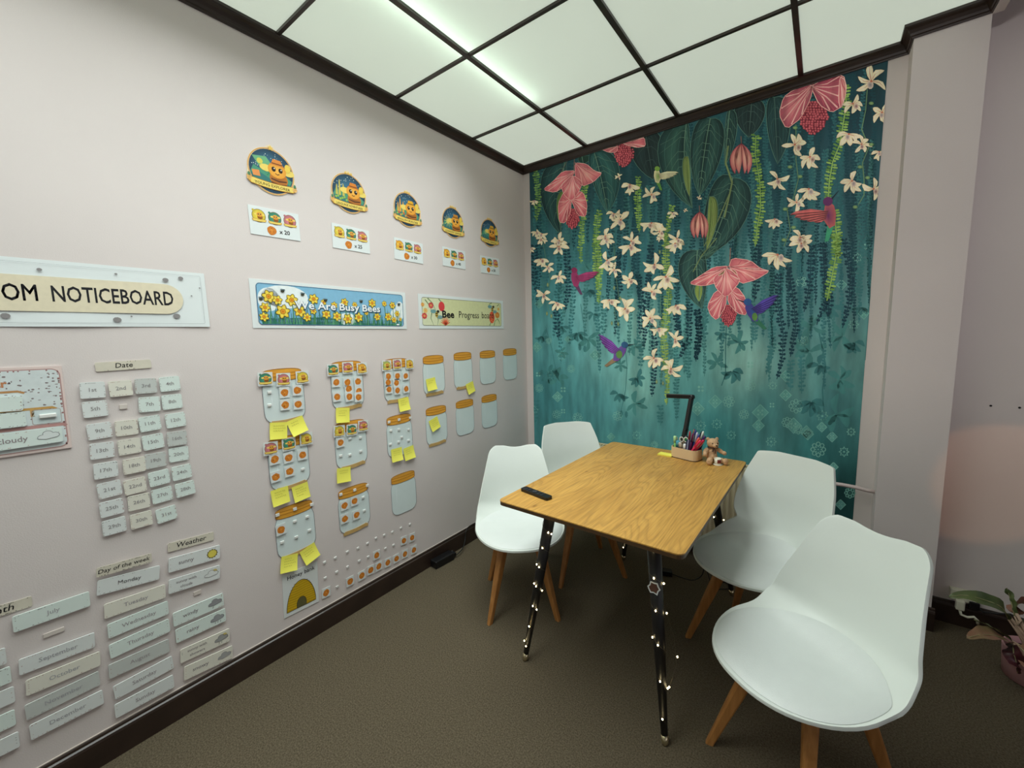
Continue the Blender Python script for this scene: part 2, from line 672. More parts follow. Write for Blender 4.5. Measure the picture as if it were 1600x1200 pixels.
def to_px(X_, Z_):
    v = Vector((X_, 0, Z_)) - CAM
    d = v.dot(FWD)
    return 800 + F * v.dot(RIGHT) / d, 600 - F * v.dot(UP) / d


NX, NZ = 90, 70
rs = random.Random(3)
colstreak = [rs.uniform(-1, 1) for _ in range(NX + 1)]
colstreak = [(colstreak[max(i - 1, 0)] + 2 * colstreak[i] + colstreak[min(i + 1, NX)]) / 4 for i in range(NX + 1)]
k0 = len(A_.v)
for j in range(NZ + 1):
    for i in range(NX + 1):
        X_, Z_ = MX0 + (MX1 - MX0) * i / NX, MZ0 + (MZ1 - MZ0) * j / NZ
        px, py = to_px(X_, Z_)
        c = bgcol(px, py)
        c = (c[0] * 1.10, c[1], c[2] * 1.10)
        s_ = 1 + .30 * colstreak[i] + .08 * math.sin(X_ * 40 + Z_ * 7) * math.sin(Z_ * 9 + X_ * 5)
        A_.v.append((X_, Z_, 0))
        A_.c.append(tuple(min(1, v * s_) for v in c))
for j in range(NZ):
    for i in range(NX):
        a = k0 + j * (NX + 1) + i
        A_.f.append([a, a + 1, a + NX + 2, a + NX + 1])


# --- hanging strings of tiny heart leaves
def vine(pts, w, col, z, step=17, col2=None, jit=.18, seed=1):
    rv = random.Random(seed)
    # resample
    out = []
    for i in range(len(pts) - 1):
        (x0, y0), (x1, y1) = pts[i], pts[i + 1]
        d = math.hypot(x1 - x0, y1 - y0)
        n = max(1, int(d / step))
        for k in range(n):
            t = k / n
            out.append((x0 + (x1 - x0) * t, y0 + (y1 - y0) * t, (x1 - x0) / d, (y1 - y0) / d))
    N = len(out)
    A_.L([(p[0], p[1]) for p in out[::2]] + [pts[-1]], w * .10, col, z)
    for i, (x, y, dx, dy) in enumerate(out):
        ww = w * (1 if i < N * .75 else 1 - .55 * (i - N * .75) / (N * .25))
        for sd in (-1, 1):
            a = ww * (.5 + rv.uniform(-jit, jit))
            nx, ny = -dy * sd, dx * sd
            hh = step * .52
            off = rv.uniform(-.2, .2) * step
            p0 = (x + dx * off, y + dy * off)
            q = [p0, (p0[0] + nx * a * .45 - dx * hh, p0[1] + ny * a * .45 - dy * hh), (p0[0] + nx * a - dx * hh * .8, p0[1] + ny * a - dy * hh * .8),
                 (p0[0] + nx * a * 1.0 + dx * hh * .15, p0[1] + ny * a * 1.0 + dy * hh * .15), (p0[0] + nx * a * .45 + dx * hh * .6, p0[1] + ny * a * .45 + dy * hh * .6)]
            A_.P(q, col2 if (col2 and rv.random() < .4) else col, z)


A_.view(0, 0, 1)
rv = random.Random(11)
for k in range(46):
    x = 838 + k * 11.6 + rv.uniform(-4, 4)
    top = 275 - (x - 820) * .307
    low = rv.uniform(.35, 1.0)
    end = 360 + low * 170
    if 1180 < x < 1400:
        end = 380 + rv.uniform(.3, 1) * 190
    if 880 < x < 950:
        end = 360 + rv.uniform(0, 1) * 70
    sway = rv.uniform(-7, 7)
    pts = [(x + sway * math.sin((y_ - top) / 70), y_) for y_ in [top + (end - top) * t / 8 for t in range(9)]]
    dark = rv.random() < .6
    vine(pts, rv.uniform(7, 9.5), (22, 66, 74) if dark else (44, 98, 102), 1 + k % 3, step=4.4, seed=k)
for k in range(34):                                      # softer, further strings
    x = 836 + k * 16 + rv.uniform(-5, 5)
    top = 330 - (x - 820) * .2
    end = rv.uniform(470, 620)
    vine([(x, top), (x + rv.uniform(-8, 8), (top + end) / 2), (x + rv.uniform(-8, 8), end)], 8, (58, 112, 110) if k % 2 else (50, 106, 108), 1, step=5, seed=90 + k)
A_.view(*VD)
for q, (pts, c) in enumerate([([(545, 240), (540, 420), (575, 600), (570, 760), (535, 890)], 1), ([(610, 200), (640, 400), (655, 560), (620, 750)], 1),
                              ([(750, 60), (745, 260), (725, 380), (705, 470)], 1), ([(820, 40), (835, 260), (870, 350), (800, 500), (785, 550)], 1),
                              ([(960, 20), (995, 260), (985, 420), (945, 570)], 1), ([(420, 60), (410, 240), (395, 400)], 1), ([(1110, 0), (1060, 160), (1035, 370)], 0),
                              ([(490, 230), (500, 500), (510, 650), (470, 860)], 0), ([(40, 460), (50, 600), (25, 770)], 1), ([(95, 470), (75, 650)], 0),
                              ([(690, 750), (690, 980)], 0), ([(620, 780), (620, 960)], 0), ([(865, 380), (855, 500)], 1), ([(400, 530), (400, 660)], 0)]):
    vine(pts, 44, (16, 54, 66) if c else (56, 112, 112), 3, step=21, seed=300 + q)
A_.view(*VC)
for q, (pts, c) in enumerate([([(790, 60), (765, 400), (745, 700)], 1), ([(1080, 460), (1090, 620), (1070, 780)], 1), ([(1030, 430), (1025, 640), (965, 760)], 1),
                              ([(945, 450), (960, 620), (1000, 700)], 1), ([(800, 520), (815, 740), (795, 1000)], 1), ([(710, 240), (735, 450), (720, 620)], 1),
                              ([(265, 50), (270, 330), (255, 470)], 1), ([(195, 430), (205, 560), (210, 640)], 1), ([(60, 60), (60, 300), (70, 350)], 1),
                              ([(585, 100), (590, 330), (570, 440)], 1), ([(1025, 640), (1020, 900)], 0), ([(500, 380), (490, 620)], 0), ([(945, 700), (950, 1150)], 0),
                              ([(730, 640), (725, 820)], 0), ([(850, 1060), (850, 1180)], 0), ([(70, 1030), (60, 1170)], 0)]):
    vine(pts, 38, (16, 54, 66) if c else (52, 108, 108), 3, step=19, seed=400 + q)
# --- bright green strings
G1, G2 = (136, 172, 86), (96, 138, 66)
A_.view(*VA)
vine([(70, 735), (90, 900), (75, 1060)], 40, (116, 158, 84), 13, 15, (88, 130, 70), seed=1)
vine([(390, 830), (380, 1000), (360, 1230), (365, 1330)], 38, G1, 13, 15, G2, seed=2)
vine([(735, 775), (730, 900), (742, 1130)], 40, G1, 13, 15, G2, seed=3)
vine([(480, 995), (465, 1100), (455, 1300), (475, 1500)], 40, G1, 13, 15, G2, seed=4)
vine([(955, 960), (925, 1110), (905, 1200)], 36, G1, 13, 15, G2, seed=5)
A_.view(*VC)
vine([(452, 0), (470, 200), (465, 330), (462, 420)], 36, G1, 14, 15, G2, seed=6)
vine([(885, 0), (880, 150), (905, 300), (890, 470), (868, 620), (880, 760), (895, 880), (885, 1050)], 44, (142, 172, 88), 14, 15, (104, 140, 74), seed=7)
A_.view(*VB)
vine([(325, 490), (320, 600), (350, 780), (355, 940), (335, 1050), (320, 1180)], 54, G1, 13, 17, G2, seed=8)
vine([(880, 180), (890, 300), (872, 400), (850, 540), (805, 650), (785, 760), (770, 950)], 58, (142, 178, 92), 13, 17, G2, seed=9)
vine([(812, 960), (830, 1120), (838, 1260)], 62, G1, 13, 17, G2, seed=10)
A_.view(*VD)
vine([(905, -10), (905, 120), (880, 250), (848, 400)], 60, G1, 13, 18, G2, seed=11)


# --- big leaves: outline from a base, a tip and left/right bulges
def bez(p0, p1, p2, p3, n=10):
    out = []
    for i in range(n + 1):
        t = i / n
        a, b, c, d = (1 - t) ** 3, 3 * t * (1 - t) ** 2, 3 * t * t * (1 - t), t ** 3
        out.append((a * p0[0] + b * p1[0] + c * p2[0] + d * p3[0], a * p0[1] + b * p1[1] + c * p2[1] + d * p3[1]))
    return out


def big_leaf(base, tip, wl, wr, z, cm=(34, 70, 68), ce=(16, 40, 42), bend=0.0, veins=7, vein=(96, 132, 112)):
    bx, by = base
    tx, ty = tip
    dx, dy = tx - bx, ty - by
    Ln = math.hypot(dx, dy)
    ux, uy = dx / Ln, dy / Ln
    nx, ny = uy, -ux                                   # points to the photo's right for a hanging leaf
    mid = bez(base, (bx + dx * .3 + nx * bend, by + dy * .3 + ny * bend), (bx + dx * .7 + nx * bend, by + dy * .7 + ny * bend), tip, 12)

    def edge(w, sg):
        return bez(base, (bx - ux * Ln * .12 + nx * sg * w * 1.25, by - uy * Ln * .12 + ny * sg * w * 1.25),
                   (bx + dx * .62 + nx * (sg * w * 1.25 + bend), by + dy * .62 + ny * (sg * w * 1.25 + bend)), tip, 12)
    for w, sg in ((wl, -1), (wr, 1)):
        e = edge(w, sg)
        me_ = [((m_[0] + q[0]) / 2, (m_[1] + q[1]) / 2) for m_, q in zip(mid, e)]
        c0, c1, c2 = lin(ce), lin(cm), lin(ce)
        for i in range(12):
            A_.P([mid[i], mid[i + 1], me_[i + 1], me_[i]], [c0, c0, c1, c1], z)
            A_.P([me_[i], me_[i + 1], e[i + 1], e[i]], [c1, c1, c2, c2], z)
        for i in range(1, veins):
            t = int(12 * i / (veins + 1)) + 0
            j = min(12, t + 4)
            A_.L([mid[t], ((mid[t][0] * .5 + me_[min(12, t + 1)][0] * .5), (mid[t][1] * .5 + me_[min(12, t + 1)][1] * .5)), me_[min(12, t + 2)], (e[j][0] * .85 + me_[j][0] * .15, e[j][1] * .85 + me_[j][1] * .15)], 3.4, vein, z + 1, 1.0)
        A_.L(e, 3.0, (84, 122, 108), z + 1)
        for q_ in (.25, .5, .75):
            A_.L([(m_[0] * (1 - q_) + g_[0] * q_, m_[1] * (1 - q_) + g_[1] * q_) for m_, g_ in zip(mid[2:], e[2:])], 1.6, tuple(int(v * 1.25 + 6) for v in cm), z + 1)
    A_.L(mid, 7, vein, z + 1, 2.5)


A_.view(*VA)
big_leaf((780, 480), (830, 790), 125, 105, 5, cm=(34, 52, 52), ce=(24, 40, 42), veins=4, vein=(60, 82, 78))
big_leaf((260, 680), (235, 1150), 150, 20, 5, cm=(40, 76, 74), ce=(20, 46, 50), bend=-30, veins=6)
big_leaf((450, 615), (535, 1005), 60, 140, 7, cm=(48, 94, 90), ce=(20, 52, 54), bend=10)
big_leaf((1045, 430), (1085, 975), 195, 30, 7, cm=(54, 92, 82), ce=(22, 48, 50), bend=-40, veins=8)
big_leaf((1200, 395), (1130, 895), 105, 120, 9, cm=(50, 86, 80), ce=(20, 44, 46), bend=-10, veins=8)
big_leaf((1050, 640), (1065, 900), 38, 16, 10, cm=(112, 128, 74), ce=(76, 96, 52), veins=0, vein=(110, 130, 70))
big_leaf((250, 870), (230, 1080), 40, 14, 10, cm=(96, 122, 62), ce=(70, 96, 50), veins=0, vein=(110, 130, 70))
big_leaf((370, 640), (380, 690), 30, 60, 4, cm=(30, 60, 50), ce=(24, 48, 44), veins=0)
A_.view(*VB)
big_leaf((300, 260), (280, 500), 110, 95, 5, cm=(36, 56, 56), ce=(26, 42, 44), veins=4, vein=(66, 90, 84))
big_leaf((440, 250), (460, 665), 60, 100, 4, cm=(36, 66, 66), ce=(24, 50, 52), veins=4, vein=(62, 92, 86))
big_leaf((180, 750), (10, 1240), 125, 165, 9, cm=(48, 84, 78), ce=(20, 46, 48), bend=30, veins=8)
big_leaf((160, 330), (130, 680), 20, 60, 6, cm=(40, 70, 66), ce=(22, 46, 48), veins=5)
big_leaf((40, 870), (15, 1200), 14, 56, 11, cm=(120, 136, 76), ce=(74, 94, 50), bend=10, veins=3, vein=(110, 134, 72))
A_.view(*VC)
big_leaf((1080, 85), (1108, 450), 130, 60, 9, cm=(50, 86, 80), ce=(20, 46, 48), bend=-20, veins=7)
big_leaf((1095, 300), (1090, 405), 34, 20, 11, cm=(120, 140, 70), ce=(90, 110, 56), veins=0)
A_.view(*VD)
big_leaf((60, 130), (170, 60), 30, 30, 9, cm=(48, 80, 70), ce=(26, 52, 50), veins=3)
A_.view(0, 0, 1)
A_.L([(1138, 228), (1134, 255), (1144, 285), (1141, 300), (1132, 340)], 2.4, (116, 134, 88), 11)
A_.L([(1141, 300), (1122, 345), (1100, 385)], 1.6, (116, 134, 88), 12)
A_.L([(1120, 372), (1096, 400), (1083, 425)], 1.6, (110, 128, 84), 12)


# --- pink blooms
def petal(pts, z, ca=(226, 140, 140), cb=(176, 84, 96), ribs=4):
    n = len(pts)
    cx, cy = sum(p[0] for p in pts) / n, sum(p[1] for p in pts) / n
    pts = [(cx + (p[0] - cx) * 1.13, cy + (p[1] - cy) * 1.13) for p in pts]
    # smooth the outline
    sm = []
    for i in range(n):
        a, b = pts[i], pts[(i + 1) % n]
        sm += [(a[0] * .82 + b[0] * .18, a[1] * .82 + b[1] * .18), (a[0] * .18 + b[0] * .82, a[1] * .18 + b[1] * .82)]
    A_.FN((cx, cy), ca, sm, cb, z)
    A_.L(sm + [sm[0]], 3.0, (246, 190, 178), z + 2)
    # ribs fan out from the first point, pale bands between dark ones
    m_ = n - 2
    for k in range(ribs * 2 + 1):
        t = (k + 1) / (ribs * 2 + 2)
        f_ = 1 + t * m_
        i1 = min(n - 1, int(f_))
        g_ = f_ - i1
        nx_ = pts[min(n - 1, i1 + 1)]
        tgt = (pts[i1][0] * (1 - g_) + nx_[0] * g_, pts[i1][1] * (1 - g_) + nx_[1] * g_)
        mid_ = ((pts[0][0] + tgt[0]) / 2 * .75 + cx * .25, (pts[0][1] + tgt[1]) / 2 * .75 + cy * .25)
        end_ = (tgt[0] * .93 + cx * .07, tgt[1] * .93 + cy * .07)
        dark = k % 2 == 0
        A_.L([pts[0], ((pts[0][0] + mid_[0]) / 2, (pts[0][1] + mid_[1]) / 2), mid_, end_], 3, (186, 84, 100) if dark else (240, 178, 170), z + 1, 4 if dark else 6)


def berries(cx, cy, rx, ry, z, r=8):
    rb = random.Random(int(cx))
    rx, ry = rx * 1.1, ry * 1.12
    A_.P(circle(cx, cy, rx * .9, 16, ry * .92), (112, 34, 48), z)
    y = -ry
    k = 0
    while y < ry:
        ww = rx * math.sqrt(max(0, 1 - (y / ry) ** 2)) * (1 if y < 0 else 1.0 - .35 * y / ry)
        x = -ww + (r * .8 if k % 2 else 0)
        while x < ww:
            jx, jy, rj = cx + x + rb.uniform(-.3, .3) * r, cy + y + rb.uniform(-.3, .3) * r, r * rb.uniform(.7, 1.0)
            A_.FN((jx - r * .3, jy - r * .3), (226, 120, 124), circle(jx, jy, rj, 7), (150, 50, 66), z + 1)
            x += r * 1.75
        y += r * 1.5
        k += 1


PK, PKD = (236, 152, 150), (190, 92, 104)
A_.view(*VA)
A_.L([(322, 655), (318, 740)], 6, (120, 96, 84), 15)
A_.L([(275, 670), (235, 745)], 4, (110, 96, 84), 15)
berries(308, 1040, 44, 62, 16, 7)
petal([(305, 915), (330, 870), (378, 880), (400, 950), (392, 1020), (345, 1012)], 17, PK, PKD)
petal([(300, 915), (255, 880), (220, 950), (228, 1055), (262, 1060), (292, 1000)], 17, PK, PKD)
petal([(320, 740), (245, 742), (190, 800), (130, 850), (200, 866), (262, 825)], 18, (226, 142, 140), PKD)
petal([(335, 688), (400, 695), (445, 735), (492, 748), (440, 800), (375, 825), (335, 770)], 18, (240, 166, 156), PKD)
petal([(310, 768), (368, 810), (350, 860), (305, 920), (262, 885), (242, 832)], 20, (244, 170, 164), PKD)
berries(643, 630, 56, 72, 16, 8)
petal([(600, 575), (560, 585), (505, 595), (545, 612), (590, 612)], 18, (214, 134, 130), PKD, 2)
petal([(640, 555), (700, 540), (768, 520), (775, 572), (725, 580), (680, 570)], 18, (220, 130, 130), PKD, 3)


def bud(cx, cy, rx, ry, z=18):
    A_.L([(cx - rx * .05, cy - ry * 1.45), (cx, cy - ry * .9)], 5, (120, 96, 84), z)
    top, bot = (cx, cy - ry), (cx + rx * .05, cy + ry)
    for a, b, c1, c2 in ((-1.0, -.35, (222, 160, 140), (178, 92, 96)), (.35, 1.0, (226, 164, 146), (176, 90, 96)), (-.62, .1, (240, 184, 160), (196, 110, 108)), (.0, .66, (236, 176, 156), (186, 100, 102))):
        e1 = bez(top, (cx + rx * a * 1.3, cy - ry * .5), (cx + rx * a * 1.35, cy + ry * .3), (cx + rx * (a + b) / 2 * .9, cy + ry * .95), 7)
        e2 = bez((cx + rx * (a + b) / 2 * .9, cy + ry * .95), (cx + rx * b * 1.25, cy + ry * .3), (cx + rx * b * 1.2, cy - ry * .5), top, 7)
        A_.FN((cx + rx * (a + b) / 2, cy), c1, e1 + e2[1:-1], c2, z)
        A_.L(e1, 3, (128, 46, 62), z + 1)


bud(1132, 1085, 56, 88)
A_.view(*VB)
bud(235, 635, 66, 98)
berries(682, 375, 84, 98, 16, 10)
petal([(672, 180), (560, 214), (505, 255), (480, 350), (522, 432), (600, 372), (655, 265)], 18, (222, 138, 140), (160, 74, 90), 5)
petal([(682, 188), (760, 142), (862, 120), (882, 200), (850, 300), (798, 332), (728, 288)], 18, (196, 104, 116), (150, 60, 80), 5)
petal([(850, 130), (880, 150), (885, 230), (855, 315), (842, 260)], 20, (232, 170, 158), (190, 110, 112), 1)
A_.view(*VD)
A_.L([(246, 70), (240, 190)], 6, (130, 104, 92), 15)
berries(235, 490, 46, 62, 16, 7)
petal([(240, 330), (290, 325), (335, 385), (342, 480), (290, 470), (236, 410)], 17, PK, PKD)
petal([(215, 345), (152, 348), (108, 430), (125, 482), (162, 512), (212, 430)], 17, PK, PKD)
petal([(225, 190), (140, 195), (70, 240), (0, 288), (80, 302), (170, 280)], 18, (240, 150, 146), PKD)
petal([(250, 190), (268, 140), (370, 155), (425, 200), (478, 214), (400, 262), (312, 286)], 18, (244, 160, 152), PKD)
petal([(215, 200), (272, 235), (300, 275), (220, 372), (165, 320), (145, 262)], 20, (246, 172, 166), PKD)
petal([(215, 200), (200, 235), (165, 245)], 22, (120, 140, 84), (90, 112, 66), 0)
petal([(240, 195), (280, 215), (290, 245)], 22, (120, 140, 84), (90, 112, 66), 0)


# --- orchids
def orchid(cx, cy, r, seed, z=21, shadow=None):
    if shadow:
        r *= 1.25
    ro = random.Random(seed)
    a0 = ro.uniform(0, 2 * PI)
    spread = [0, 62, 118, 175, 238, 300]
    n = 5 if seed % 3 else 6
    fall = seed % 2
    for k in range(n):
        if fall:
            a = R(90 + (-75, -38, 0, 36, 78, 200)[k] + ro.uniform(-9, 9))
        else:
            a = a0 + R(spread[k] + ro.uniform(-10, 10))
        ln = r * ro.uniform(.82, 1.12)
        wd = r * ro.uniform(.15, .24)
        bx = ro.uniform(-.22, .22) * r
        ca, sa = math.cos(a), math.sin(a)

        def q(t, s_):
            bend = bx * math.sin(t * PI)
            return (cx + ca * ln * t - sa * (s_ + bend), cy + sa * ln * t + ca * (s_ + bend))
        pts = [q(.04, -wd * .3), q(.3, -wd * .8), q(.62, -wd), q(.88, -wd * .55), q(1, 0), q(.88, wd * .55), q(.62, wd), q(.3, wd * .8), q(.04, wd * .3)]
        if shadow:
            A_.P(pts, shadow, z)
        else:
            zz = z + (k % 3)
            A_.FN(q(.62, 0), (246, 238, 206), pts, (216, 200, 164), zz)
            A_.L([q(.05, 0), q(.45, 0), q(.8, 0)], r * .05, (190, 150, 124), zz + 1, r * .01)
    if not shadow:
        lx, ly = cx + ro.uniform(-.1, .3) * r, cy + .22 * r
        A_.FN((lx, ly), ro.choice([(116, 64, 74), (132, 118, 124), (122, 70, 60)]), circle(lx, ly, r * .2, 9, r * .26, .5), (214, 196, 176), z + 4)
        A_.P(circle(cx, cy, r * .08, 7), (186, 110, 84), z + 5)


sd = 1
for view, L_ in ((VA, [(60, 925, 32), (112, 1140, 48), (225, 1185, 58), (608, 770, 26), (682, 822, 66), (822, 888, 60), (578, 1010, 52), (622, 1050, 80), (522, 1155, 62), (690, 1188, 64), (820, 1070, 76), (872, 1125, 56), (955, 1005, 40), (985, 1172, 60), (1130, 905, 18), (1040, 990, 16)]),
                 (VC, [(105, 12, 40), (215, 62, 62), (102, 140, 56), (145, 188, 42), (215, 248, 50), (122, 362, 52), (200, 412, 56), (515, 20, 50), (660, 55, 72), (515, 148, 66), (560, 208, 46), (655, 268, 62), (530, 395, 66), (628, 450, 74), (940, 42, 64), (812, 175, 72), (882, 250, 86), (795, 345, 62), (945, 430, 68), (785, 510, 66), (840, 572, 56), (940, 642, 62), (808, 758, 72), (915, 825, 78), (40, 70, 34), (850, 5, 30), (75, -30, 40)]),
                 (VB, [(1045, 150, 104), (930, 290, 76), (1112, 345, 76), (905, 480, 84), (985, 545, 64), (1095, 590, 58), (568, 545, 84), (662, 622, 78), (460, 760, 78), (655, 822, 84), (578, 905, 62), (442, 1010, 64), (602, 1125, 78), (925, 772, 78), (1060, 822, 78)]),
                 (VD, [(540, 112, 92), (688, 42, 72)])):
    A_.view(*view)
    for (x, y, r) in L_:
        orchid(x, y, r, sd)
        sd += 1
# thin orchid stems and buds
A_.view(*VB)
for st in ([(1020, 200), (1010, 330), (985, 450), (1030, 560), (990, 660), (1000, 760), (1000, 860), (965, 920)], [(575, 420), (575, 640), (590, 760), (560, 880), (520, 950), (540, 1080), (500, 1180)]):
    A_.L(st, 4.5, (96, 130, 96), 20)
for bx_, by_ in ((975, 685), (1045, 545), (1022, 752), (945, 935), (538, 685), (600, 745), (508, 948), (560, 1062), (500, 1140), (1045, 288), (570, 440)):
    A_.FN((bx_, by_), (140, 168, 110), circle(bx_, by_, 16, 9, 11, .4), (90, 126, 84), 24)
A_.view(*VC)
for st in ([(110, 0), (130, 120), (160, 260), (140, 420), (170, 510)], [(560, 60), (570, 240), (590, 380), (560, 470), (590, 560)], [(850, 180), (850, 380), (850, 600), (860, 800), (850, 900)]):
    A_.L(st, 3.5, (92, 128, 98), 20)
for bx_, by_ in ((145, 300), (140, 480), (168, 495), (560, 320), (545, 540), (585, 545), (865, 915), (825, 905), (598, 385), (845, 95)):
    A_.FN((bx_, by_), (146, 160, 112), circle(bx_, by_, 7, 8, 14), (92, 118, 84), 24)
# faint shadow orchids low on the wall
SH = (54, 108, 108)
SH2 = (62, 118, 114)
for view, L_ in ((VC, [(330, 600, 52), (395, 640, 60), (150, 850, 52), (205, 890, 60), (235, 560, 40), (690, 690, 46), (585, 980, 52), (690, 1040, 62), (700, 880, 50), (380, 180, 46), (405, 330, 50), (600, 800, 36), (430, 480, 40), (230, 720, 36), (110, 620, 40)]),
                 (VD, [(160, 790, 58), (255, 840, 66), (300, 660, 58), (190, 600, 44), (740, 720, 86), (800, 800, 60), (950, 620, 90), (1020, 660, 66), (930, 890, 84), (750, 1030, 80), (910, 1110, 100), (870, 440, 66), (760, 560, 70), (1060, 440, 50)])):
    A_.view(*view)
    for (x, y, r) in L_:
        orchid(x, y, r, sd, z=2, shadow=SH if sd % 2 else SH2)
        sd += 1
A_.view(*VC)
A_.L([(130, 560), (170, 700), (200, 860), (215, 900)], 5, SH, 2)
A_.L([(350, 420), (370, 560), (380, 700)], 5, SH, 2)
A_.L([(620, 640), (640, 800), (630, 960), (600, 1100)], 5, SH, 2)
for p in ((605, 1105), (635, 1110), (375, 700), (345, 690)):
    A_.P(circle(p[0], p[1], 10, 7, 22, .4), SH, 2)
A_.view(*VD)
A_.L([(220, 560), (215, 700), (215, 860), (190, 930)], 6, SH, 2)
A_.L([(800, 600), (840, 800), (820, 960), (830, 1100)], 7, SH, 2)

# pale tile ornaments low on the wall
TI = (108, 160, 148)


def ornament(cx, cy, r, kind, z=1, col=TI):
    r *= .82
    if kind == 0:
        q = [(cx, cy - r), (cx + r, cy), (cx, cy + r), (cx - r, cy)]
        A_.P(q, (84, 140, 132), z)
        A_.L(q + [q[0]], 4, col, z + 1)
        for k in range(4):
            a = k * PI / 2 + PI / 4
            A_.P(circle(cx + r * .34 * math.cos(a), cy + r * .34 * math.sin(a), r * .15, 6), col, z + 1)
        A_.P(circle(cx, cy, r * .12, 6), col, z + 1)
    elif kind == 1:
        for k in range(8):
            a = k * PI / 4
            c_ = (cx + r * .68 * math.cos(a), cy + r * .68 * math.sin(a))
            p_ = circle(c_[0], c_[1], r * .24, 8)
            A_.L(p_ + [p_[0]], 3.5, col, z + 1)
            A_.P(circle(cx + r * .36 * math.cos(a), cy + r * .36 * math.sin(a), r * .09, 5), col, z + 1)
        A_.P(circle(cx, cy, r * .1, 6), col, z + 1)
    elif kind == 2:
        q = []
        for k in range(16):
            a = k * PI / 8
            rr = r if k % 2 == 0 else r * .6
            q.append((cx + rr * math.cos(a), cy + rr * math.sin(a)))
        A_.L(q + [q[0]], 4, col, z + 1)
        A_.P(circle(cx, cy, r * .2, 6), col, z + 1)
    else:
        for sx in (-1, 1):
            for sy in (-1, 1):
                A_.P(circle(cx + sx * r * .4, cy + sy * r * .4, r * .3, 6), col, z + 1)


for view, L_ in ((VD, [(370, 925, 48, 1), (510, 930, 32, 2), (590, 870, 42, 0), (235, 1030, 48, 1), (432, 1098, 62, 0), (505, 1052, 26, 3), (655, 1058, 58, 1), (40, 1075, 52, 0), (590, 990, 44, 0), (1015, 548, 40, 2), (1040, 130, 36, 2), (690, 280, 44, 1), (1080, 480, 44, 0), (60, 950, 34, 3), (160, 1170, 40, 2), (640, 1180, 60, 0), (370, 800, 34, 3), (700, 650, 44, 1), (540, 700, 30, 2), (940, 300, 40, 0), (1100, 60, 36, 3)]),
                 (VC, [(90, 945, 34, 1), (165, 862, 34, 2), (240, 955, 28, 3), (205, 1000, 40, 0), (290, 825, 32, 1), (440, 740, 42, 0), (230, 745, 34, 2), (85, 860, 24, 3), (75, 690, 40, 0), (150, 650, 26, 1), (90, 420, 34, 0), (200, 1110, 36, 1), (60, 1080, 30, 2), (240, 1090, 24, 3), (270, 640, 26, 0), (330, 1130, 40, 1)]),
                 ((1240, 660, .36667), [(105, 115, 42, 1), (215, 125, 26, 2), (60, 50, 30, 0), (20, 30, 26, 1), (170, 190, 24, 0), (240, 300, 30, 1), (200, 350, 26, 0), (245, 40, 22, 2), (120, 20, 26, 0)]),
                 ((1080, 600, .25), [(150, 110, 50, 0), (330, 190, 40, 1), (420, 260, 46, 0), (500, 360, 40, 2), (600, 240, 44, 1), (720, 300, 50, 0), (250, 320, 36, 2), (120, 400, 40, 1), (820, 200, 44, 2), (880, 330, 40, 0), (60, 260, 40, 2)]),
                 ((940, 600, .25), [(100, 200, 40, 1), (220, 320, 34, 2), (60, 330, 30, 0), (330, 380, 30, 1)])):
    A_.view(*view)
    for (x, y, r, k) in L_:
        ornament(x, y, r, k, 1, TI if (int(x) + k) % 3 else (102, 156, 144))


# --- hummingbirds
def bird(cx, cy, s_, body, wing, tail, flip=1, up=-1, beak=(30, 40, 48), lean=0.0, z=26):
    s_ *= 1.3
    cl, sl = math.cos(lean), math.sin(lean)

    def q(a, b):
        a *= flip * s_
        b *= s_
        return (cx + a * cl - b * sl, cy + a * sl + b * cl)
    A_.P([q(-.15, .3), q(-.75, 1.15), q(-.55, 1.2), q(.1, .55)], tail, z)
    A_.FN(q(0, 0), body, [q(.38, -.62), q(.52, -.35), q(.42, .1), q(.12, .6), q(-.22, .62), q(-.3, .1), q(-.05, -.35), q(.15, -.62)], wing, z + 1)
    A_.FN(q(.32, -.68), body, [q(.32 + .26 * math.cos(t * PI / 5), -.68 + .24 * math.sin(t * PI / 5)) for t in range(10)], body, z + 2)
    A_.P([q(.5, -.74), q(1.15, -.98), q(.52, -.64)], beak, z + 1)
    dk = tuple(int(v * .6) for v in wing)
    lt = tuple(min(255, int(v * 1.25)) for v in wing)
    for k, (tx_, ty_, wd_) in enumerate(((-1.75, -.92, .20), (-1.62, -.70, .22), (-1.42, -.46, .22), (-1.12, -.22, .20), (-.8, -.02, .18))):
        bx_, by_ = .12 - k * .07, -.20 + k * .07
        dx_, dy_ = tx_ - bx_, ty_ - by_
        ln_ = math.hypot(dx_, dy_)
        nx_, ny_ = -dy_ / ln_ * wd_, dx_ / ln_ * wd_
        out = [q(bx_, by_), q(bx_ + dx_ * .45 + nx_, by_ + dy_ * .45 + ny_), q(bx_ + dx_ * .85 + nx_ * .7, by_ + dy_ * .85 + ny_ * .7), q(tx_, ty_), q(bx_ + dx_ * .85 - nx_ * .3, by_ + dy_ * .85 - ny_ * .3), q(bx_ + dx_ * .4 - nx_ * .6, by_ + dy_ * .4 - ny_ * .6)]
        A_.FN(q(bx_ + dx_ * .4, by_ + dy_ * .4), lt, out, wing, z + 2 + (4 - k) * .2)
        A_.L([q(bx_, by_), q(tx_ * .97, ty_ * .97)], .05 * s_, dk, z + 3.2)

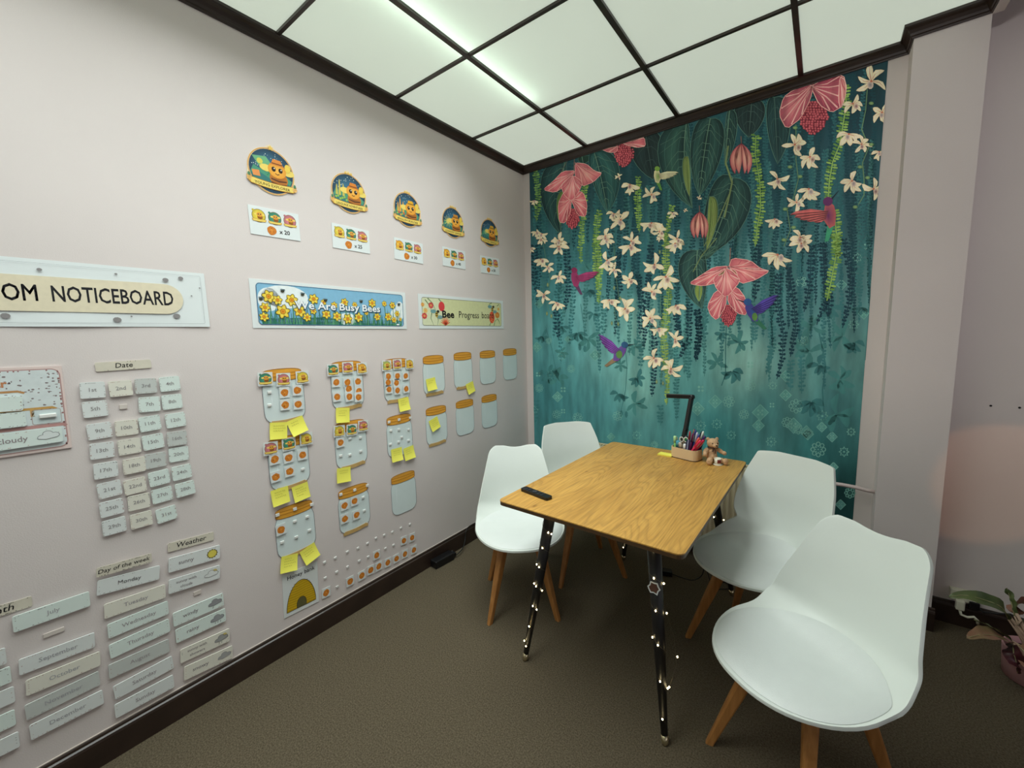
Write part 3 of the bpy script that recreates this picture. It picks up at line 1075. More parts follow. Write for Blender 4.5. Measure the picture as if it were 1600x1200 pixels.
A_.view(*VA)
bird(865, 770, 52, (120, 160, 70), (224, 212, 170), (96, 150, 70), flip=-1, lean=.3)
A_.view(*VB)
bird(775, 990, 92, (96, 44, 92), (180, 92, 90), (60, 150, 110), lean=-.45)
A_.view(*VC)
bird(325, 265, 58, (132, 46, 84), (150, 56, 100), (90, 60, 90), flip=-1, lean=.2)
bird(585, 725, 66, (44, 84, 120), (110, 66, 140), (130, 110, 84), lean=.25)
A_.P(circle(592, 735, 20, 9, 26, .4), (84, 126, 62), 29)
A_.view(*VD)
bird(390, 470, 74, (44, 84, 140), (74, 60, 140), (50, 110, 84), flip=-1, lean=-.1)
A_.P(circle(398, 500, 18, 9, 26, -.6), (88, 132, 64), 29)
ob = A_.build('printed_design', mural, MURAL_INK)

# ------------------------------------------------------------------ papers and cards on the left wall
paper_white = mat('laminated_white_paper', (226, 232, 232), 0.38, noise=0.01, nscale=8)
card_white = mat('white_card', (224, 228, 226), 0.45, noise=0.02, nscale=12)
sticky_yellow = mat('yellow_sticky_paper', (242, 236, 96), 0.7, noise=0.02, nscale=10)
jar_paper = mat('pale_blue_jar_paper', (218, 230, 229), 0.4, noise=0.03, nscale=6)
adhesive = mat('white_adhesive_putty', (228, 228, 224), 0.55)
tape_m = mat('kraft_tape', (196, 160, 100), 0.55, noise=0.12, nscale=30)
lid_m = mat('orange_wood_lid_paper', (226, 160, 54), 0.5, noise=0.12, nscale=12, stretch=(1, 6, 1))


def L1_(x, y, ox, oy, s):
    return on_left(x * s + ox, y * s + oy)


def centre_tilt(q, ox=0, oy=0, s=1):
    """four corners seen in the photo -> centre on the wall and tilt"""
    p = [L1_(x, y, ox, oy, s) for x, y in q]
    c = (sum(a[0] for a in p) / 4, sum(a[1] for a in p) / 4)
    d = (p[1][0] - p[0][0] + p[2][0] - p[3][0], p[1][1] - p[0][1] + p[2][1] - p[3][1])
    return c, math.atan2(d[1], d[0])


def loc_in(c, tilt, x, y):
    """wall point -> local coordinates of a thing"""
    dx, dy = x - c[0], y - c[1]
    return dx * math.cos(-tilt) - dy * math.sin(-tilt), dx * math.sin(-tilt) + dy * math.cos(-tilt)


# --- noticeboard banner (its left half runs out of the photo)
NW = 1.66
c = ((-2.143 - NW / 2), 1.5935)
ban = wall_thing('noticeboard_banner', c, 0, .001)
ban['label'] = 'long white banner lettered NOTICEBOARD in black on beige, cut by the left photo edge'
ban['category'] = 'banner'


def T(o, label, cat, group=None):
    return tag(o, label, cat, group)


bm = bmesh.new()
N_ = 30
for i in range(N_ + 1):      # the paper ripples a little off the wall along its lower edge
    u = -NW / 2 + NW * i / N_
    wv = .0028 * (1 + math.sin(u * 17)) / 2
    for v, off in ((-.101, .001 + wv), (-.03, .001 + wv * .25), (.0, .001), (.101, .001)):
        bm.verts.new((u, v, off))
bm.verts.ensure_lookup_table()
for i in range(N_):
    for k in range(3):
        a = i * 4 + k
        bm.faces.new((bm.verts[a], bm.verts[a + 4], bm.verts[a + 5], bm.verts[a + 1]))
obj('paper_strip', bm, paper_white, ban, True)
A = Art(.0042)
hw = NW / 2
A.poly(rounded(NW - .1, .106, .053, 8, -.025, -.002), (226, 215, 188), 1)
A.ring(rounded(NW - .03, .178, .004, 2, 0, 0), .0009, (176, 180, 182), 1)
y_n0, y_n1, y_c1 = on_left(80, 458)[0], on_left(270, 467)[0], on_left(58, 458)[0]
cy0 = c[0]
A.text('NOTICEBOARD', y_n1 - cy0, 0, w=y_n1 - y_n0, h=.050, col=(28, 28, 32), z=3, bold=.013, align='r')
A.text('CLASSROOM', y_c1 - cy0, 0, w=.26, h=.050, col=(28, 28, 32), z=3, bold=.013, align='r')
rr = random.Random(4)
for (x, y, r) in ((.250, .074, .004), (.120, .066, .009), (.075, .076, .008), (.020, .045, .003), (.048, .014, .003), (.045 + .12 - .02 - .045, -.062, .011), (.225, -.066, .003), (.262, -.078, .011), (.42, .07, .006), (.5, -.07, .01), (.62, .08, .008), (.8, -.075, .009), (1.0, .07, .01), (1.2, -.07, .007), (1.4, .075, .01)):
    A.poly(circle(hw - x, y, r, 9, r * .8), (140, 136, 136), 2)
A.build('printed_design', ban)

# --- daffodil banner
q = [(70, 52), (910, 130), (922, 327), (95, 322)]
c, t = centre_tilt(q, 370, 420, .2875)
ban = wall_thing('daffodil_banner', c, t, .001)
T(ban, 'white bordered banner of yellow daffodils on blue, lettered We Are Busy Bees', 'banner')
BW, BH = .795, .204
for k in range(3):
    w0 = -BW / 2 + BW / 3 * k
    bm = bmesh.new()
    add_box(bm, (w0 + BW / 6, 0, .0006 + k * .0004), (BW / 3 + .006 * (k < 2), BH + (.002 if k == 1 else 0), .0012))
    obj('paper_sheet', bm, paper_white, ban)
A = Art(.0022)


def lv(x, y):
    return loc_in(c, t, *L1_(x, y, 380, 430, .1625))


A.poly(rounded(.752, .172, .014, 5), (132, 184, 214), 1)
A.poly([(-.376, -.086 + .012), (.376, -.086 + .012), (.376, -.02), (.2, -.028), (0, -.02), (-.376, -.02)], (122, 176, 206), 2)
A.poly([(-.362, -.084), (.362, -.084), (.37, -.06), (.3, -.052), (.1, -.062), (-.1, -.05), (-.3, -.06), (-.37, -.055)], (70, 128, 116), 2)
for (x, y, rx, ry) in ((-.26, .035, .10, .05), (-.33, .02, .045, .05), (.355, .0, .03, .05), (.32, -.03, .03, .04), (.03, -.055, .05, .03)):
    A.poly([(max(-.374, min(.374, a)), max(-.084, min(.084, b))) for a, b in circle(x, y, rx, 22, ry)], (232, 240, 240), 3)
A.ring(rounded(.752, .172, .014, 5), .003, (58, 106, 140), 4)
rd = random.Random(9)
for k in range(120):
    x = -.36 + k * .72 / 119 + rd.uniform(-.004, .004)
    h = rd.uniform(.03, .095)
    lean = rd.uniform(-.016, .016)
    A.line([(x, -.084), (x + lean * .4, -.084 + h * .6), (x + lean, -.084 + h)], rd.uniform(.003, .0065), rd.choice([(48, 118, 92), (70, 140, 100), (96, 160, 120), (36, 96, 84)]), 5 + k % 2, .001)


def daffodil(x, y, r, z, sd_):
    rq = random.Random(sd_)
    a0 = rq.uniform(0, 1)
    for out, col, cc in ((1.12, (96, 84, 32), (96, 84, 32)), (1.0, (228, 196, 60), (250, 226, 96))):
        for k in range(6):
            a = a0 + k * PI / 3
            ca, sa = math.cos(a), math.sin(a)
            pts = [(.1, -.12), (.5, -.3), (.8, -.2), (1, 0), (.8, .2), (.5, .3), (.1, .12)]
            if out > 1:
                pts = [(u * 1.06 + .02, v * 1.35) for u, v in pts]
            P_ = [(x + r * (u * ca - v * sa), y + r * (u * sa + v * ca)) for u, v in pts]
            A.fan((x + r * .5 * ca, y + r * .5 * sa), cc, P_, col, z + (out == 1.0))
    A.poly(circle(x, y, r * .40, 9), (150, 84, 24), z + 2)
    A.fan((x, y), (196, 104, 24), circle(x, y, r * .33, 9), (238, 168, 44), z + 3)


fl = [(240, 205, 55), (325, 240, 42), (205, 310, 42), (462, 240, 55), (378, 350, 62), (195, 400, 40), (540, 345, 55), (610, 405, 40), (672, 230, 48), (768, 262, 30), (795, 375, 45), (870, 290, 35), (898, 395, 46), (970, 262, 42), (1000, 420, 50), (1068, 285, 30), (1105, 405, 50), (1235, 270, 46), (1285, 400, 42), (1352, 275, 32), (1430, 290, 40), (1390, 400, 46), (1475, 370, 34), (1445, 430, 34), (1510, 425, 22), (1180, 365, 24), (670, 345, 32), (700, 405, 0)]
for i, (x, y, r) in enumerate(fl):
    if not r:
        continue
    p = lv(x, y)
    p = (max(-.355, min(.355, p[0])), max(-.07, min(.075, p[1])))
    A.line([(p[0], -.084), (p[0] + .004, (p[1] - .084) / 2), p], .004, (76, 132, 84), 7)
    daffodil(p[0], p[1], r * .00050, 8 + (i % 3) * 4, i)
for (x, y) in ((165, 230), (372, 155), (565, 188), (785, 245), (1128, 255), (1490, 285)):
    p = lv(x, y)
    A.poly(circle(p[0], p[1], .0085, 8, .006), (60, 62, 50), 21)
    A.poly(circle(p[0] - .003, p[1] + .007, .007, 7, .0035, .6), (110, 130, 140), 21)
    A.poly(circle(p[0] + .006, p[1] + .006, .006, 7, .0035, -.6), (90, 110, 120), 21)
pa, pb = lv(490, 290), lv(1310, 325)
A.text('We Are Busy Bees', (pa[0] + pb[0]) / 2 + .002, (pa[1] + pb[1]) / 2 - .006, w=abs(pb[0] - pa[0]) + .008, h=.050, col=(40, 78, 110), z=22, bold=.045)
A.text('We Are Busy Bees', (pa[0] + pb[0]) / 2, (pa[1] + pb[1]) / 2 - .004, w=abs(pb[0] - pa[0]), h=.046, col=(240, 244, 244), z=23, bold=.018)
A.poly(circle(.335, -.078, .010, 12, .0045), (232, 240, 240), 22)
A.build('printed_design', ban)

# --- progress banner
q = [(982, 135), (1445, 175), (1450, 325), (990, 325)]
c, t = centre_tilt(q, 370, 420, .2875)
ban = wall_thing('progress_banner', c, t, .001)
T(ban, 'pale green banner lettered Bee Progress board, nearest the mural corner', 'banner')
sheet('paper', [(-.402, -.102), (.402, -.102), (.402, .102), (-.402, .102)], .0014, paper_white, ban)
A = Art(.0016)
A.poly(rounded(.752, .166, .014, 5), (214, 216, 166), 1)
A.poly([(-.374, -.08), (-.25, -.08), (-.2, 0), (-.22, .08), (-.374, .08)], (218, 222, 186), 2)
A.ring(rounded(.752, .166, .014, 5), .0022, (96, 92, 88), 3)
for pts in ([(-.33, .08), (-.29, .05), (-.27, .01)], [(-.35, .07), (-.31, .03), (-.30, -.02)], [(-.30, .0), (-.31, -.04), (-.29, -.08)], [(-.24, .08), (-.21, .055), (-.20, .04)], [(-.26, -.02), (-.25, -.05), (-.26, -.08)], [(.27, .08), (.24, .07), (.25, .055)], [(.33, .06), (.35, .075), (.365, .05)], [(.24, -.08), (.26, -.05), (.25, -.03)], [(.29, -.08), (.30, -.05), (.33, -.03)], [(.33, -.03), (.35, -.05), (.36, -.075)]):
    A.line(pts, .007, (104, 130, 84), 4, .002)


def bloom(x, y, r, col, n=8, z=5, cc=(236, 170, 80)):
    for k in range(n):
        a = k * 2 * PI / n
        A.poly(circle(x + r * .6 * math.cos(a), y + r * .6 * math.sin(a), r * .42, 7, r * .26, a), col, z)
    A.poly(circle(x, y, r * .3, 8), cc, z + 1)


bloom(-.305, .038, .022, (214, 84, 84))
bloom(-.36, -.026, .022, (222, 90, 84))
bloom(-.37, .04, .014, (236, 170, 90))
bloom(-.35, .006, .018, (238, 196, 120))
bloom(.33, -.004, .026, (232, 144, 60), 10)
bloom(.345, .04, .012, (236, 180, 80))
A.poly(circle(-.218, .035, .026, 14, .030), (216, 68, 70), 5)
for k in range(9):
    a = R(20 + k * 17.5)
    A.line([(-.19, -.078), (-.19 + .042 * math.cos(a), -.078 + .05 * math.sin(a))], .010, (228, 100, 66), 5, .003)
A.poly(circle(.268, -.022, .030, 14, .042), (222, 88, 56), 5)
for k in range(12):
    A.poly(circle(.268 + .018 * math.cos(k * 2.4), -.025 + .028 * math.sin(k * 1.7), .0028, 5), (250, 190, 110), 6)
for (bx_, by_) in ((-.262, -.015), (.275, .035)):
    A.poly(circle(bx_, by_, .012, 9, .019, .5), (196, 164, 60), 7)
    A.line([(bx_ - .010, by_ + .004), (bx_ + .010, by_ + .006)], .006, (46, 44, 36), 8)
    A.line([(bx_ - .010, by_ - .008), (bx_ + .010, by_ - .006)], .005, (46, 44, 36), 8)
    A.poly(circle(bx_ + .012, by_ + .018, .012, 9, .009, .6), (54, 52, 44), 8)
    A.poly(circle(bx_ - .026, by_ + .018, .024, 9, .012, .6), (112, 158, 160), 7)
    A.poly(circle(bx_ + .028, by_ - .016, .022, 9, .012, -.8), (124, 160, 160), 7)
A.text('Bee', -.163, -.012, w=.105, h=.046, col=(30, 28, 28), z=9, bold=.03)
A.text('Progress', .03, -.017, w=.195, h=.056, col=(44, 42, 40), z=9)
A.text('board', .222, -.008, w=.128, h=.044, col=(44, 42, 40), z=9)
A.build('printed_design', ban)


# --- bee pictures
def bee(A, x, y, r, z, hat=None, body=(232, 158, 52), wing=(240, 214, 110)):
    """a plain round smiling bee"""
    A.poly(circle(x - r * .85, y + r * .1, r * .5, 10, r * .28, 1.0), wing, z)
    A.poly(circle(x + r * .9, y + r * .15, r * .5, 10, r * .28, 2.0), wing, z)
    A.fan((x, y - r * .5), (150, 92, 40), circle(x + r * .1, y - r * .55, r * .72, 14, r * .62), (196, 120, 44), z + 1)
    for k in (-.9, -.62):
        A.line([(x - r * .5, y + r * k), (x + r * .1, y + r * (k - .1)), (x + r * .72, y + r * k)], r * .12, (92, 54, 30), z + 2)
    A.fan((x, y + r * .1), (248, 186, 82), circle(x, y + r * .12, r * .72, 16, r * .62), body, z + 3)
    for sx in (-1, 1):
        A.poly(circle(x + sx * r * .27, y + r * .16, r * .17, 9, r * .2), (44, 30, 24), z + 4)
        A.poly(circle(x + sx * r * .27 + r * .05, y + r * .23, r * .05, 6), (250, 246, 236), z + 5)
    A.line([(x - r * .16, y - r * .14), (x, y - r * .22), (x + r * .16, y - r * .14)], r * .07, (96, 48, 28), z + 4)
    if hat:
        A.poly([(x - r * .6, y + r * .48), (x + r * .62, y + r * .48), (x + r * .45, y + r * .62), (x + r * .3, y + r * .95), (x - r * .3, y + r * .95), (x - r * .42, y + r * .62)], hat, z + 5)
        A.line([(x - r * .4, y + r * .62), (x + r * .42, y + r * .62)], r * .08, (110, 60, 26), z + 6)


def ribbon(A, x, y, w, h, z, col=(240, 214, 110), sag=.18):
    n = 8
    top = [(x - w / 2 + w * k / n, y + h / 2 - sag * h * math.sin(PI * k / n) * 1.2) for k in range(n + 1)]
    bot = [(u, v - h) for u, v in top]
    A.poly(top + bot[::-1], (170, 112, 36), z)
    A.poly([(u, v - h * .09) for u, v in top] + [(u, v + h * .09) for u, v in bot[::-1]], col, z + 1)
    for sx in (-1, 1):
        A.poly([(x + sx * w / 2, y + h * .3), (x + sx * w * .6, y + h * .6), (x + sx * w * .57, y - h * .1), (x + sx * w / 2, y - h * .5)], (214, 160, 60), z + 2)


BADGES = [((190, 215), 'YOUNG EXPLORER', (224, 140, 60), 0), ((645, 345), 'LANGUAGE ADVENTURER', (220, 130, 44), 1), ((997, 440), 'ENGLISH BUILDER', (232, 172, 40), 2),
          ((1255, 513), 'CONFIDENT LEARNER', (208, 140, 50), 3), ((1467, 580), 'LITTLE GENIUS', (226, 176, 60), 4)]
BADGE_LBL = ['round bee badge with ribbon YOUNG EXPLORER, leftmost and largest seen of the top row', 'round bee badge with ribbon LANGUAGE ADVENTURER, above the x 25 card',
             'round bee badge with ribbon ENGLISH BUILDER, above the x 30 card', 'round bee badge, fourth of the top row, above the x 40 card', 'round bee badge nearest the mural corner, above the x 50 card']
for i, ((px, py), name, hat, k) in enumerate(BADGES):
    c = (-1.8598 + i * .3588, 2.146)
    b = wall_thing('bee_badge', c, R(-1), .001)
    T(b, BADGE_LBL[i], 'wall badge', 'bee badges in the top row')
    r = .094
    out = []
    for s_ in range(48):
        a = 2 * PI * s_ / 48
        rr_ = r
        for (ac, bump_, wd) in ((90, .015, 9), (205, .012, 12), (335, .012, 12)):
            d_ = abs((math.degrees(a) - ac + 180) % 360 - 180)
            rr_ += bump_ * max(0, 1 - d_ / wd / 1.6)
        out.append((rr_ * math.cos(a), rr_ * math.sin(a)))
    sheet('paper_disc', out, .0012, mat('cream_badge_edge', (232, 214, 178), .5), b)
    A = Art(.0014)
    A.ring(circle(0, 0, r * .965, 40), .0035, (222, 160, 76), 1)
    A.fan((-.02, .02), (64, 122, 150), circle(0, 0, r * .93, 40), (34, 62, 84), 2)
    rb = random.Random(50 + i)
    for s_ in range(34):
        a, q_ = rb.uniform(.1, PI - .1), rb.uniform(.45, .88)
        A.poly(circle(r * q_ * math.cos(a), r * q_ * math.sin(a), rb.uniform(.0009, .0022), 5), (226, 236, 226), 3)
    A.poly([(-.084, -.02), (-.07, .01), (-.05, .0), (-.02, .012), (.01, -.01), (.05, .0), (.082, -.02), (.07, -.05), (.0, -.066), (-.068, -.05)], (78, 150, 120), 4)
    A.poly([(-.084, -.026), (-.05, -.014), (-.01, -.03), (.03, -.024), (.078, -.04), (.06, -.06), (-.06, -.06)], (56, 120, 118), 5)
    if k in (0,):
        A.poly([(-.074, .045), (-.02, .055), (.0, .03), (-.02, -.005), (-.05, .01)], (112, 176, 130), 5)
        A.poly(circle(-.045, .03, .012, 9), (216, 206, 92), 6)
        A.poly([(-.078, -.012), (-.05, -.008), (-.046, -.032), (-.074, -.034)], (232, 150, 84), 7)
        A.line([(-.02, -.02), (.0, .005), (.01, -.03)], .004, (60, 140, 90), 7)
    elif k in (1, 2):
        for (tx_, th_) in ((-.05, .055), (-.03, .04), (-.065, .03)):
            A.poly([(tx_ - .006, -.02), (tx_ + .006, -.02), (tx_ + .003, th_ - .01), (tx_, th_), (tx_ - .003, th_ - .01)], (206, 190, 90) if k == 1 else (238, 168, 60), 6)
        for f_ in range(9):
            A.poly(circle(-.07 + f_ * .011, -.03 + .006 * math.sin(f_ * 2.1), .006, 7), ((150, 190, 84), (216, 90, 70), (226, 160, 70))[f_ % (1 if k == 1 else 3)], 7)
    else:
        for f_ in range(10):
            A.line([(-.045, .0), (-.045 + .036 * math.cos(f_ * .63), .0 + .036 * math.sin(f_ * .63))], .005, (212, 206, 110) if k == 3 else (98, 160, 130), 6, .002)
        A.poly(circle(-.045, 0, .014, 10), (226, 210, 120) if k == 3 else (150, 190, 130), 7)
    bee(A, .022, .004, .052, 8, hat)
    A.poly(circle(.066, .03, .013, 9, .018), (240, 206, 84), 14)
    ribbon(A, .0, -.054, .168, .027, 16)
    A.text(name, .0, -.059, w=.142, h=.0115, col=(84, 62, 30), z=19, bold=.01)
    for (fx_, fy_) in ((-.09, -.048), (.092, -.052)):
        for s_ in range(5):
            a = s_ * 1.257
            A.poly(circle(fx_ + .006 * math.cos(a), fy_ + .006 * math.sin(a), .0048, 6), (236, 186, 116), 20)
        A.poly(circle(fx_, fy_ + .014, .006, 6, .009, .5), (84, 132, 96), 20)
    n_st = (1, 3, 3, 4, 4)[i]
    for s_ in range(n_st):
        sx_ = (s_ - (n_st - 1) / 2) * .015
        st = []
        for u in range(10):
            rr_ = (.012 if n_st == 1 else .008) * (1 if u % 2 == 0 else .5)
            st.append((sx_ + rr_ * math.sin(u * PI / 5), .094 + rr_ * math.cos(u * PI / 5)))
        A.poly(st, (236, 196, 96), 20)
    A.build('printed_design', b)


def medallion(A, x, y, r, bg, z, ribbon_col=(236, 206, 104)):
    A.poly(circle(x, y, r, 18), (124, 92, 40), z)
    A.fan((x, y), tuple(min(255, int(v * 1.25)) for v in bg), circle(x, y, r * .93, 18), bg, z + 1)
    A.poly(circle(x - r * .75, y + r * .75, r * .2, 6), bg, z + 1)
    bee(A, x + r * .1, y + r * .14, r * .56, z + 2, hat=None)
    ribbon(A, x, y - r * .66, r * 1.75, r * .36, z + 8, ribbon_col, .1)


YEL, GRN, PNK = (206, 184, 66), (60, 128, 104), (184, 112, 118)


def honey_spot(A, x, y, r, z, seed=0):
    rq = random.Random(seed)
    pts = []
    for k in range(14):
        a = 2 * PI * k / 14
        rr_ = r * (1 + rq.uniform(-.09, .09))
        pts.append((x + rr_ * math.cos(a), y + rr_ * math.sin(a)))
    A.fan((x, y), (222, 142, 52), pts, (204, 120, 40), z)
    for k in range(3):
        a = rq.uniform(0, 2 * PI)
        A.poly(circle(x + r * .45 * math.cos(a), y + r * .45 * math.sin(a), r * .16, 6), (188, 100, 34), z + 1)
    A.line([(x - r * .2, y + r * .25), (x + r * .15, y + r * .05)], r * .1, (240, 176, 90), z + 1)


for i, cnt in enumerate(('20', '25', '30', '40', '50')):
    quad = ([(63, 403), (358, 465), (368, 622), (78, 580)], [(550, 515), (770, 560), (772, 697), (555, 655)], [(912, 598), (1078, 638), (1082, 752), (917, 722)],
            [(1193, 650), (1327, 680), (1330, 787), (1195, 762)], [(1417, 703), (1522, 725), (1523, 817), (1418, 803)])[i]
    c, t = centre_tilt(quad, 370, 210, .26875)
    b = wall_thing('reward_card', c, t, .001)
    T(b, 'white reward card lettered x ' + cnt + ' below the ' + ('leftmost badge', 'second badge', 'third badge', 'fourth badge', 'last badge near the mural')[i], 'card', 'reward cards under the badges')
    sheet('paper', [(-.102, -.058), (.102, -.058), (.102, .058), (-.102, .058)], .0012, paper_white, b)
    A = Art(.0014)
    for k, bg in enumerate((YEL if i < 2 else (226, 160, 50), GRN, PNK)):
        medallion(A, -.064 + k * .063, .02, .027, bg, 1)
    honey_spot(A, -.018, -.032, .0185, 2, i)
    A.text('x ' + cnt, .035, -.033, h=.021, col=(40, 34, 34), z=2, bold=.02)
    A.build('printed_design', b)

# ------------------------------------------------------------------ jars, tokens, stickers, notes
JW, JH = .175, .238


def jar_outline(w, h):
    """shoulders, straight sides, rounded foot; the lid sits above"""
    hb = h - .052
    y0 = -h / 2
    pts = bez2((-w / 2, y0 + .05), (-w / 2, y0 + .012), (-w * .36, y0), (-w * .2, y0)) + bez2((w * .2, y0), (w * .36, y0), (w / 2, y0 + .012), (w / 2, y0 + .05)) + \
        bez2((w / 2, y0 + hb - .035), (w / 2, y0 + hb - .008), (w * .44, y0 + hb), (w * .42, y0 + hb + .012)) + bez2((-w * .42, y0 + hb + .012), (-w * .44, y0 + hb), (-w / 2, y0 + hb - .008), (-w / 2, y0 + hb - .035))
    return pts


def bez2(p0, p1, p2, p3, n=6):
    return bez(p0, p1, p2, p3, n)


def lid_outline(w, h):
    y1 = h / 2
    y0 = y1 - .05
    a = w * .47
    top = bez2((a, y1 - .016), (a, y1 - .002), (a * .5, y1), (0, y1)) + bez2((0, y1), (-a * .5, y1), (-a, y1 - .002), (-a, y1 - .016))[1:]
    bot = bez2((-a, y0 + .01), (-a, y0), (-a * .5, y0 - .003), (0, y0 - .003)) + bez2((0, y0 - .003), (a * .5, y0 - .003), (a, y0), (a, y0 + .01))[1:]
    return top + bot


def jar_things(name, jc, tilt, label, tape=None, pads=(), lidpads=()):
    j = wall_thing(name, jc, tilt, .0008)
    T(j, label, 'paper jar', 'paper honey jars on the left wall')
    sheet('jar_body', jar_outline(JW, JH), .0014, jar_paper, j)
    bm = bmesh.new()
    add_prism(bm, lid_outline(JW, JH), .0002, .0022)
    obj('jar_lid', bm, lid_m, j)
    A = Art(.0016)
    A.ring(jar_outline(JW, JH), .0016, (92, 98, 108), 1)
    A.line([(-JW * .3, .05), (-JW * .3, -.04)], .003, (232, 240, 242), 1)
    lo = lid_outline(JW, JH)
    A2z = 8
    A.ring(lo, .0022, (128, 80, 24), A2z)
    y1 = JH / 2
    for yy, cc_ in ((y1 - .020, (176, 112, 34)), (y1 - .034, (164, 100, 30)), (y1 - .012, (226, 164, 74))):
        A.line([(-JW * .46, yy + .003), (-JW * .2, yy), (JW * .2, yy), (JW * .46, yy + .003)], .0022, cc_, A2z)
    A.build('printed_outline', j)
    for (u, v) in pads:
        bm = bmesh.new()
        add_box(bm, (u, v, .004), (.016, .011, .005), bev=.0012)
        obj('adhesive_pad', bm, adhesive, j)
    for (u, v) in lidpads:
        bm = bmesh.new()
        add_box(bm, (u, v, .0045), (.016, .014, .005), bev=.0012)
        obj('adhesive_pad', bm, adhesive, j)
    if tape is not None:
        u0, u1, v0, v1 = tape
        bm = bmesh.new()
        n = 8
        up, dn = [], []
        for k in range(n + 1):
            s_ = k / n
            u = u0 + (u1 - u0) * s_
            v = v0 + (v1 - v0) * s_ - .004 * math.sin(PI * s_)
            up.append((u, v + .0095))
            dn.append((u, v - .0095))
        pts = dn + up[::-1]
        add_prism(bm, pts, .0016, .0030)
        for uu in (u0 + .004, u1 - .004):
            add_box(bm, (uu, (v0 if uu < 0 else v1) - .003, .0024), (.026, .015, .0016))
        obj('tape_strip', bm, tape_m, j)
    return j


def local(jc, tilt, x, y, V):
    return loc_in(jc, tilt, *L1_(x, y, *V))


Z6, Z7, Z5 = (390, 540, .2), (390, 700, .23333), (370, 420, .2875)
tok_count = [0]


def token(x, y, V, label, off=.007, tilt=0.0):
    c = L1_(x, y, *V)
    tok_count[0] += 1
    rq = random.Random(tok_count[0] * 7)
    o = wall_thing('honey_token', c, R(rq.uniform(-3, 3)) + tilt, off)
    T(o, label, 'token card', 'honey token cards')
    sheet('token_card', rounded(.043, .049, .002, 2), .0018, card_white, o)
    A = Art(.0020)
    honey_spot(A, 0, -.001, .0165, 1, tok_count[0])
    A.build('printed_design', o)


def bee_card(q, V, bg, label):
    c, t = centre_tilt(q, *V)
    o = wall_thing('bee_sticker', c, t * .8, .0075)
    T(o, label, 'sticker card', 'bee stickers on the jars')
    sheet('sticker_card', rounded(.059, .058, .002, 2), .0020, card_white, o)
    A = Art(.0022)
    medallion(A, 0, 0, .0255, bg, 1)
    A.build('printed_design', o)


note_n = [0]


def note(q, V, label, off=.006):
    c, t = centre_tilt(q, *V)
    note_n[0] += 1
    rq = random.Random(note_n[0])
    o = wall_thing('sticky_note', c, t, off)
    T(o, label, 'sticky note', 'yellow sticky notes on the left wall')
    bm = bmesh.new()
    N = 6
    s_ = .074
    curl = rq.uniform(.006, .014)
    side = rq.choice((-1, 1))
    rows = []
    for i in range(N + 1):
        row = []
        for k in range(N + 1):
            u, v = -s_ / 2 + s_ * k / N, s_ / 2 - s_ * i / N
            z = curl * (i / N) ** 2.2 + .004 * (i / N) ** 2 * side * (k / N - .5)
            row.append(bm.verts.new((u, v, z)))
        rows.append(row)
    for i in range(N):
        for k in range(N):
            bm.faces.new((rows[i][k], rows[i + 1][k], rows[i + 1][k + 1], rows[i][k + 1]))
    obj('note_paper', bm, sticky_yellow, o, True)
    A = Art(0)
    for ln in range(rq.choice((2, 3, 4))):
        y = s_ * .28 - ln * s_ * .15
        x = -s_ * .3
        while x < s_ * rq.uniform(.1, .34):
            w = rq.uniform(.003, .007)
            zz = curl * ((s_ / 2 - y) / s_) ** 2.2 + .0013
            A.base = zz
            A.line([(x, y), (x + w * .5, y + .003), (x + w, y - .001)], .0011, (160, 154, 74), 1)
            x += w + .003
    A.build('handwriting', o)


# columns: (name, lid/top picture, body box in a view)
JARS = []


def jar_from(x0, x1, yt, yb, V):
    l = L1_(x0, (yt + yb) / 2, *V)
    r_ = L1_(x1, (yt + yb) / 2, *V)
    u = L1_((x0 + x1) / 2, yt, *V)
    d = L1_((x0 + x1) / 2, yb, *V)
    return ((l[0] + r_[0]) / 2, (u[1] + d[1]) / 2)


def P_(jc, V, L_):
    return [local(jc, 0, x, y, V) for x, y in L_]


def mk(box_, V, label, tape=True, pads=(), lidpads=(), tilt=0.0, tp=None):
    jc = jar_from(*box_, V)
    tp_ = None
    if tape:
        tp_ = (-.062, .062, -JH / 2 + .002, -JH / 2 + .006)
    if tp is not None:
        tp_ = tp
    return jar_things('honey_jar', jc, tilt, label, tp_, P_(jc, V, pads), P_(jc, V, lidpads))


mk((100, 425, 185, 590), Z6, 'paper honey jar, top of the leftmost column, with four tokens', pads=[(152, 365), (152, 465)])
mk((140, 465, 700, 1110), Z6, 'paper honey jar, middle of the leftmost column, with five tokens', pads=[(412, 965)])
mk((170, 437, 360, 720), Z7, 'paper honey jar, bottom of the leftmost column, above the beehive poster', pads=[(300, 490), (383, 460), (215, 630), (310, 595), (398, 550)], lidpads=[(183, 447), (300, 407), (413, 377)])
mk((632, 887, 130, 480), Z6, 'paper honey jar, top of the second column, with eight tokens')
mk((665, 912, 590, 940), Z6, 'paper honey jar, middle of the second column, with one token', pads=[(780, 725), (862, 718), (708, 860), (780, 853), (865, 825)])
mk((595, 800, 240, 562), Z7, 'paper honey jar, bottom of the second column, with four tokens', pads=[(757, 330), (765, 418)], lidpads=[(607, 310), (700, 280), (785, 250)])
mk((1045, 1245, 108, 425), Z6, 'paper honey jar, top of the third column, crowded with tokens')
mk((1070, 1268, 535, 865), Z6, 'paper honey jar, middle of the third column, no tokens, two notes at its foot', tape=False, pads=[(1100, 665), (1163, 655), (1238, 655), (1097, 770), (1160, 752), (1238, 740), (1185, 715)], lidpads=[(1085, 597), (1163, 578), (1250, 563)])
mk((950, 1110, 155, 442), Z7, 'empty paper honey jar, bottom of the third column', tape=False)
mk((1010, 1128, 470, 680), Z5, 'paper honey jar, top of the fourth column, one note on it and tape below')
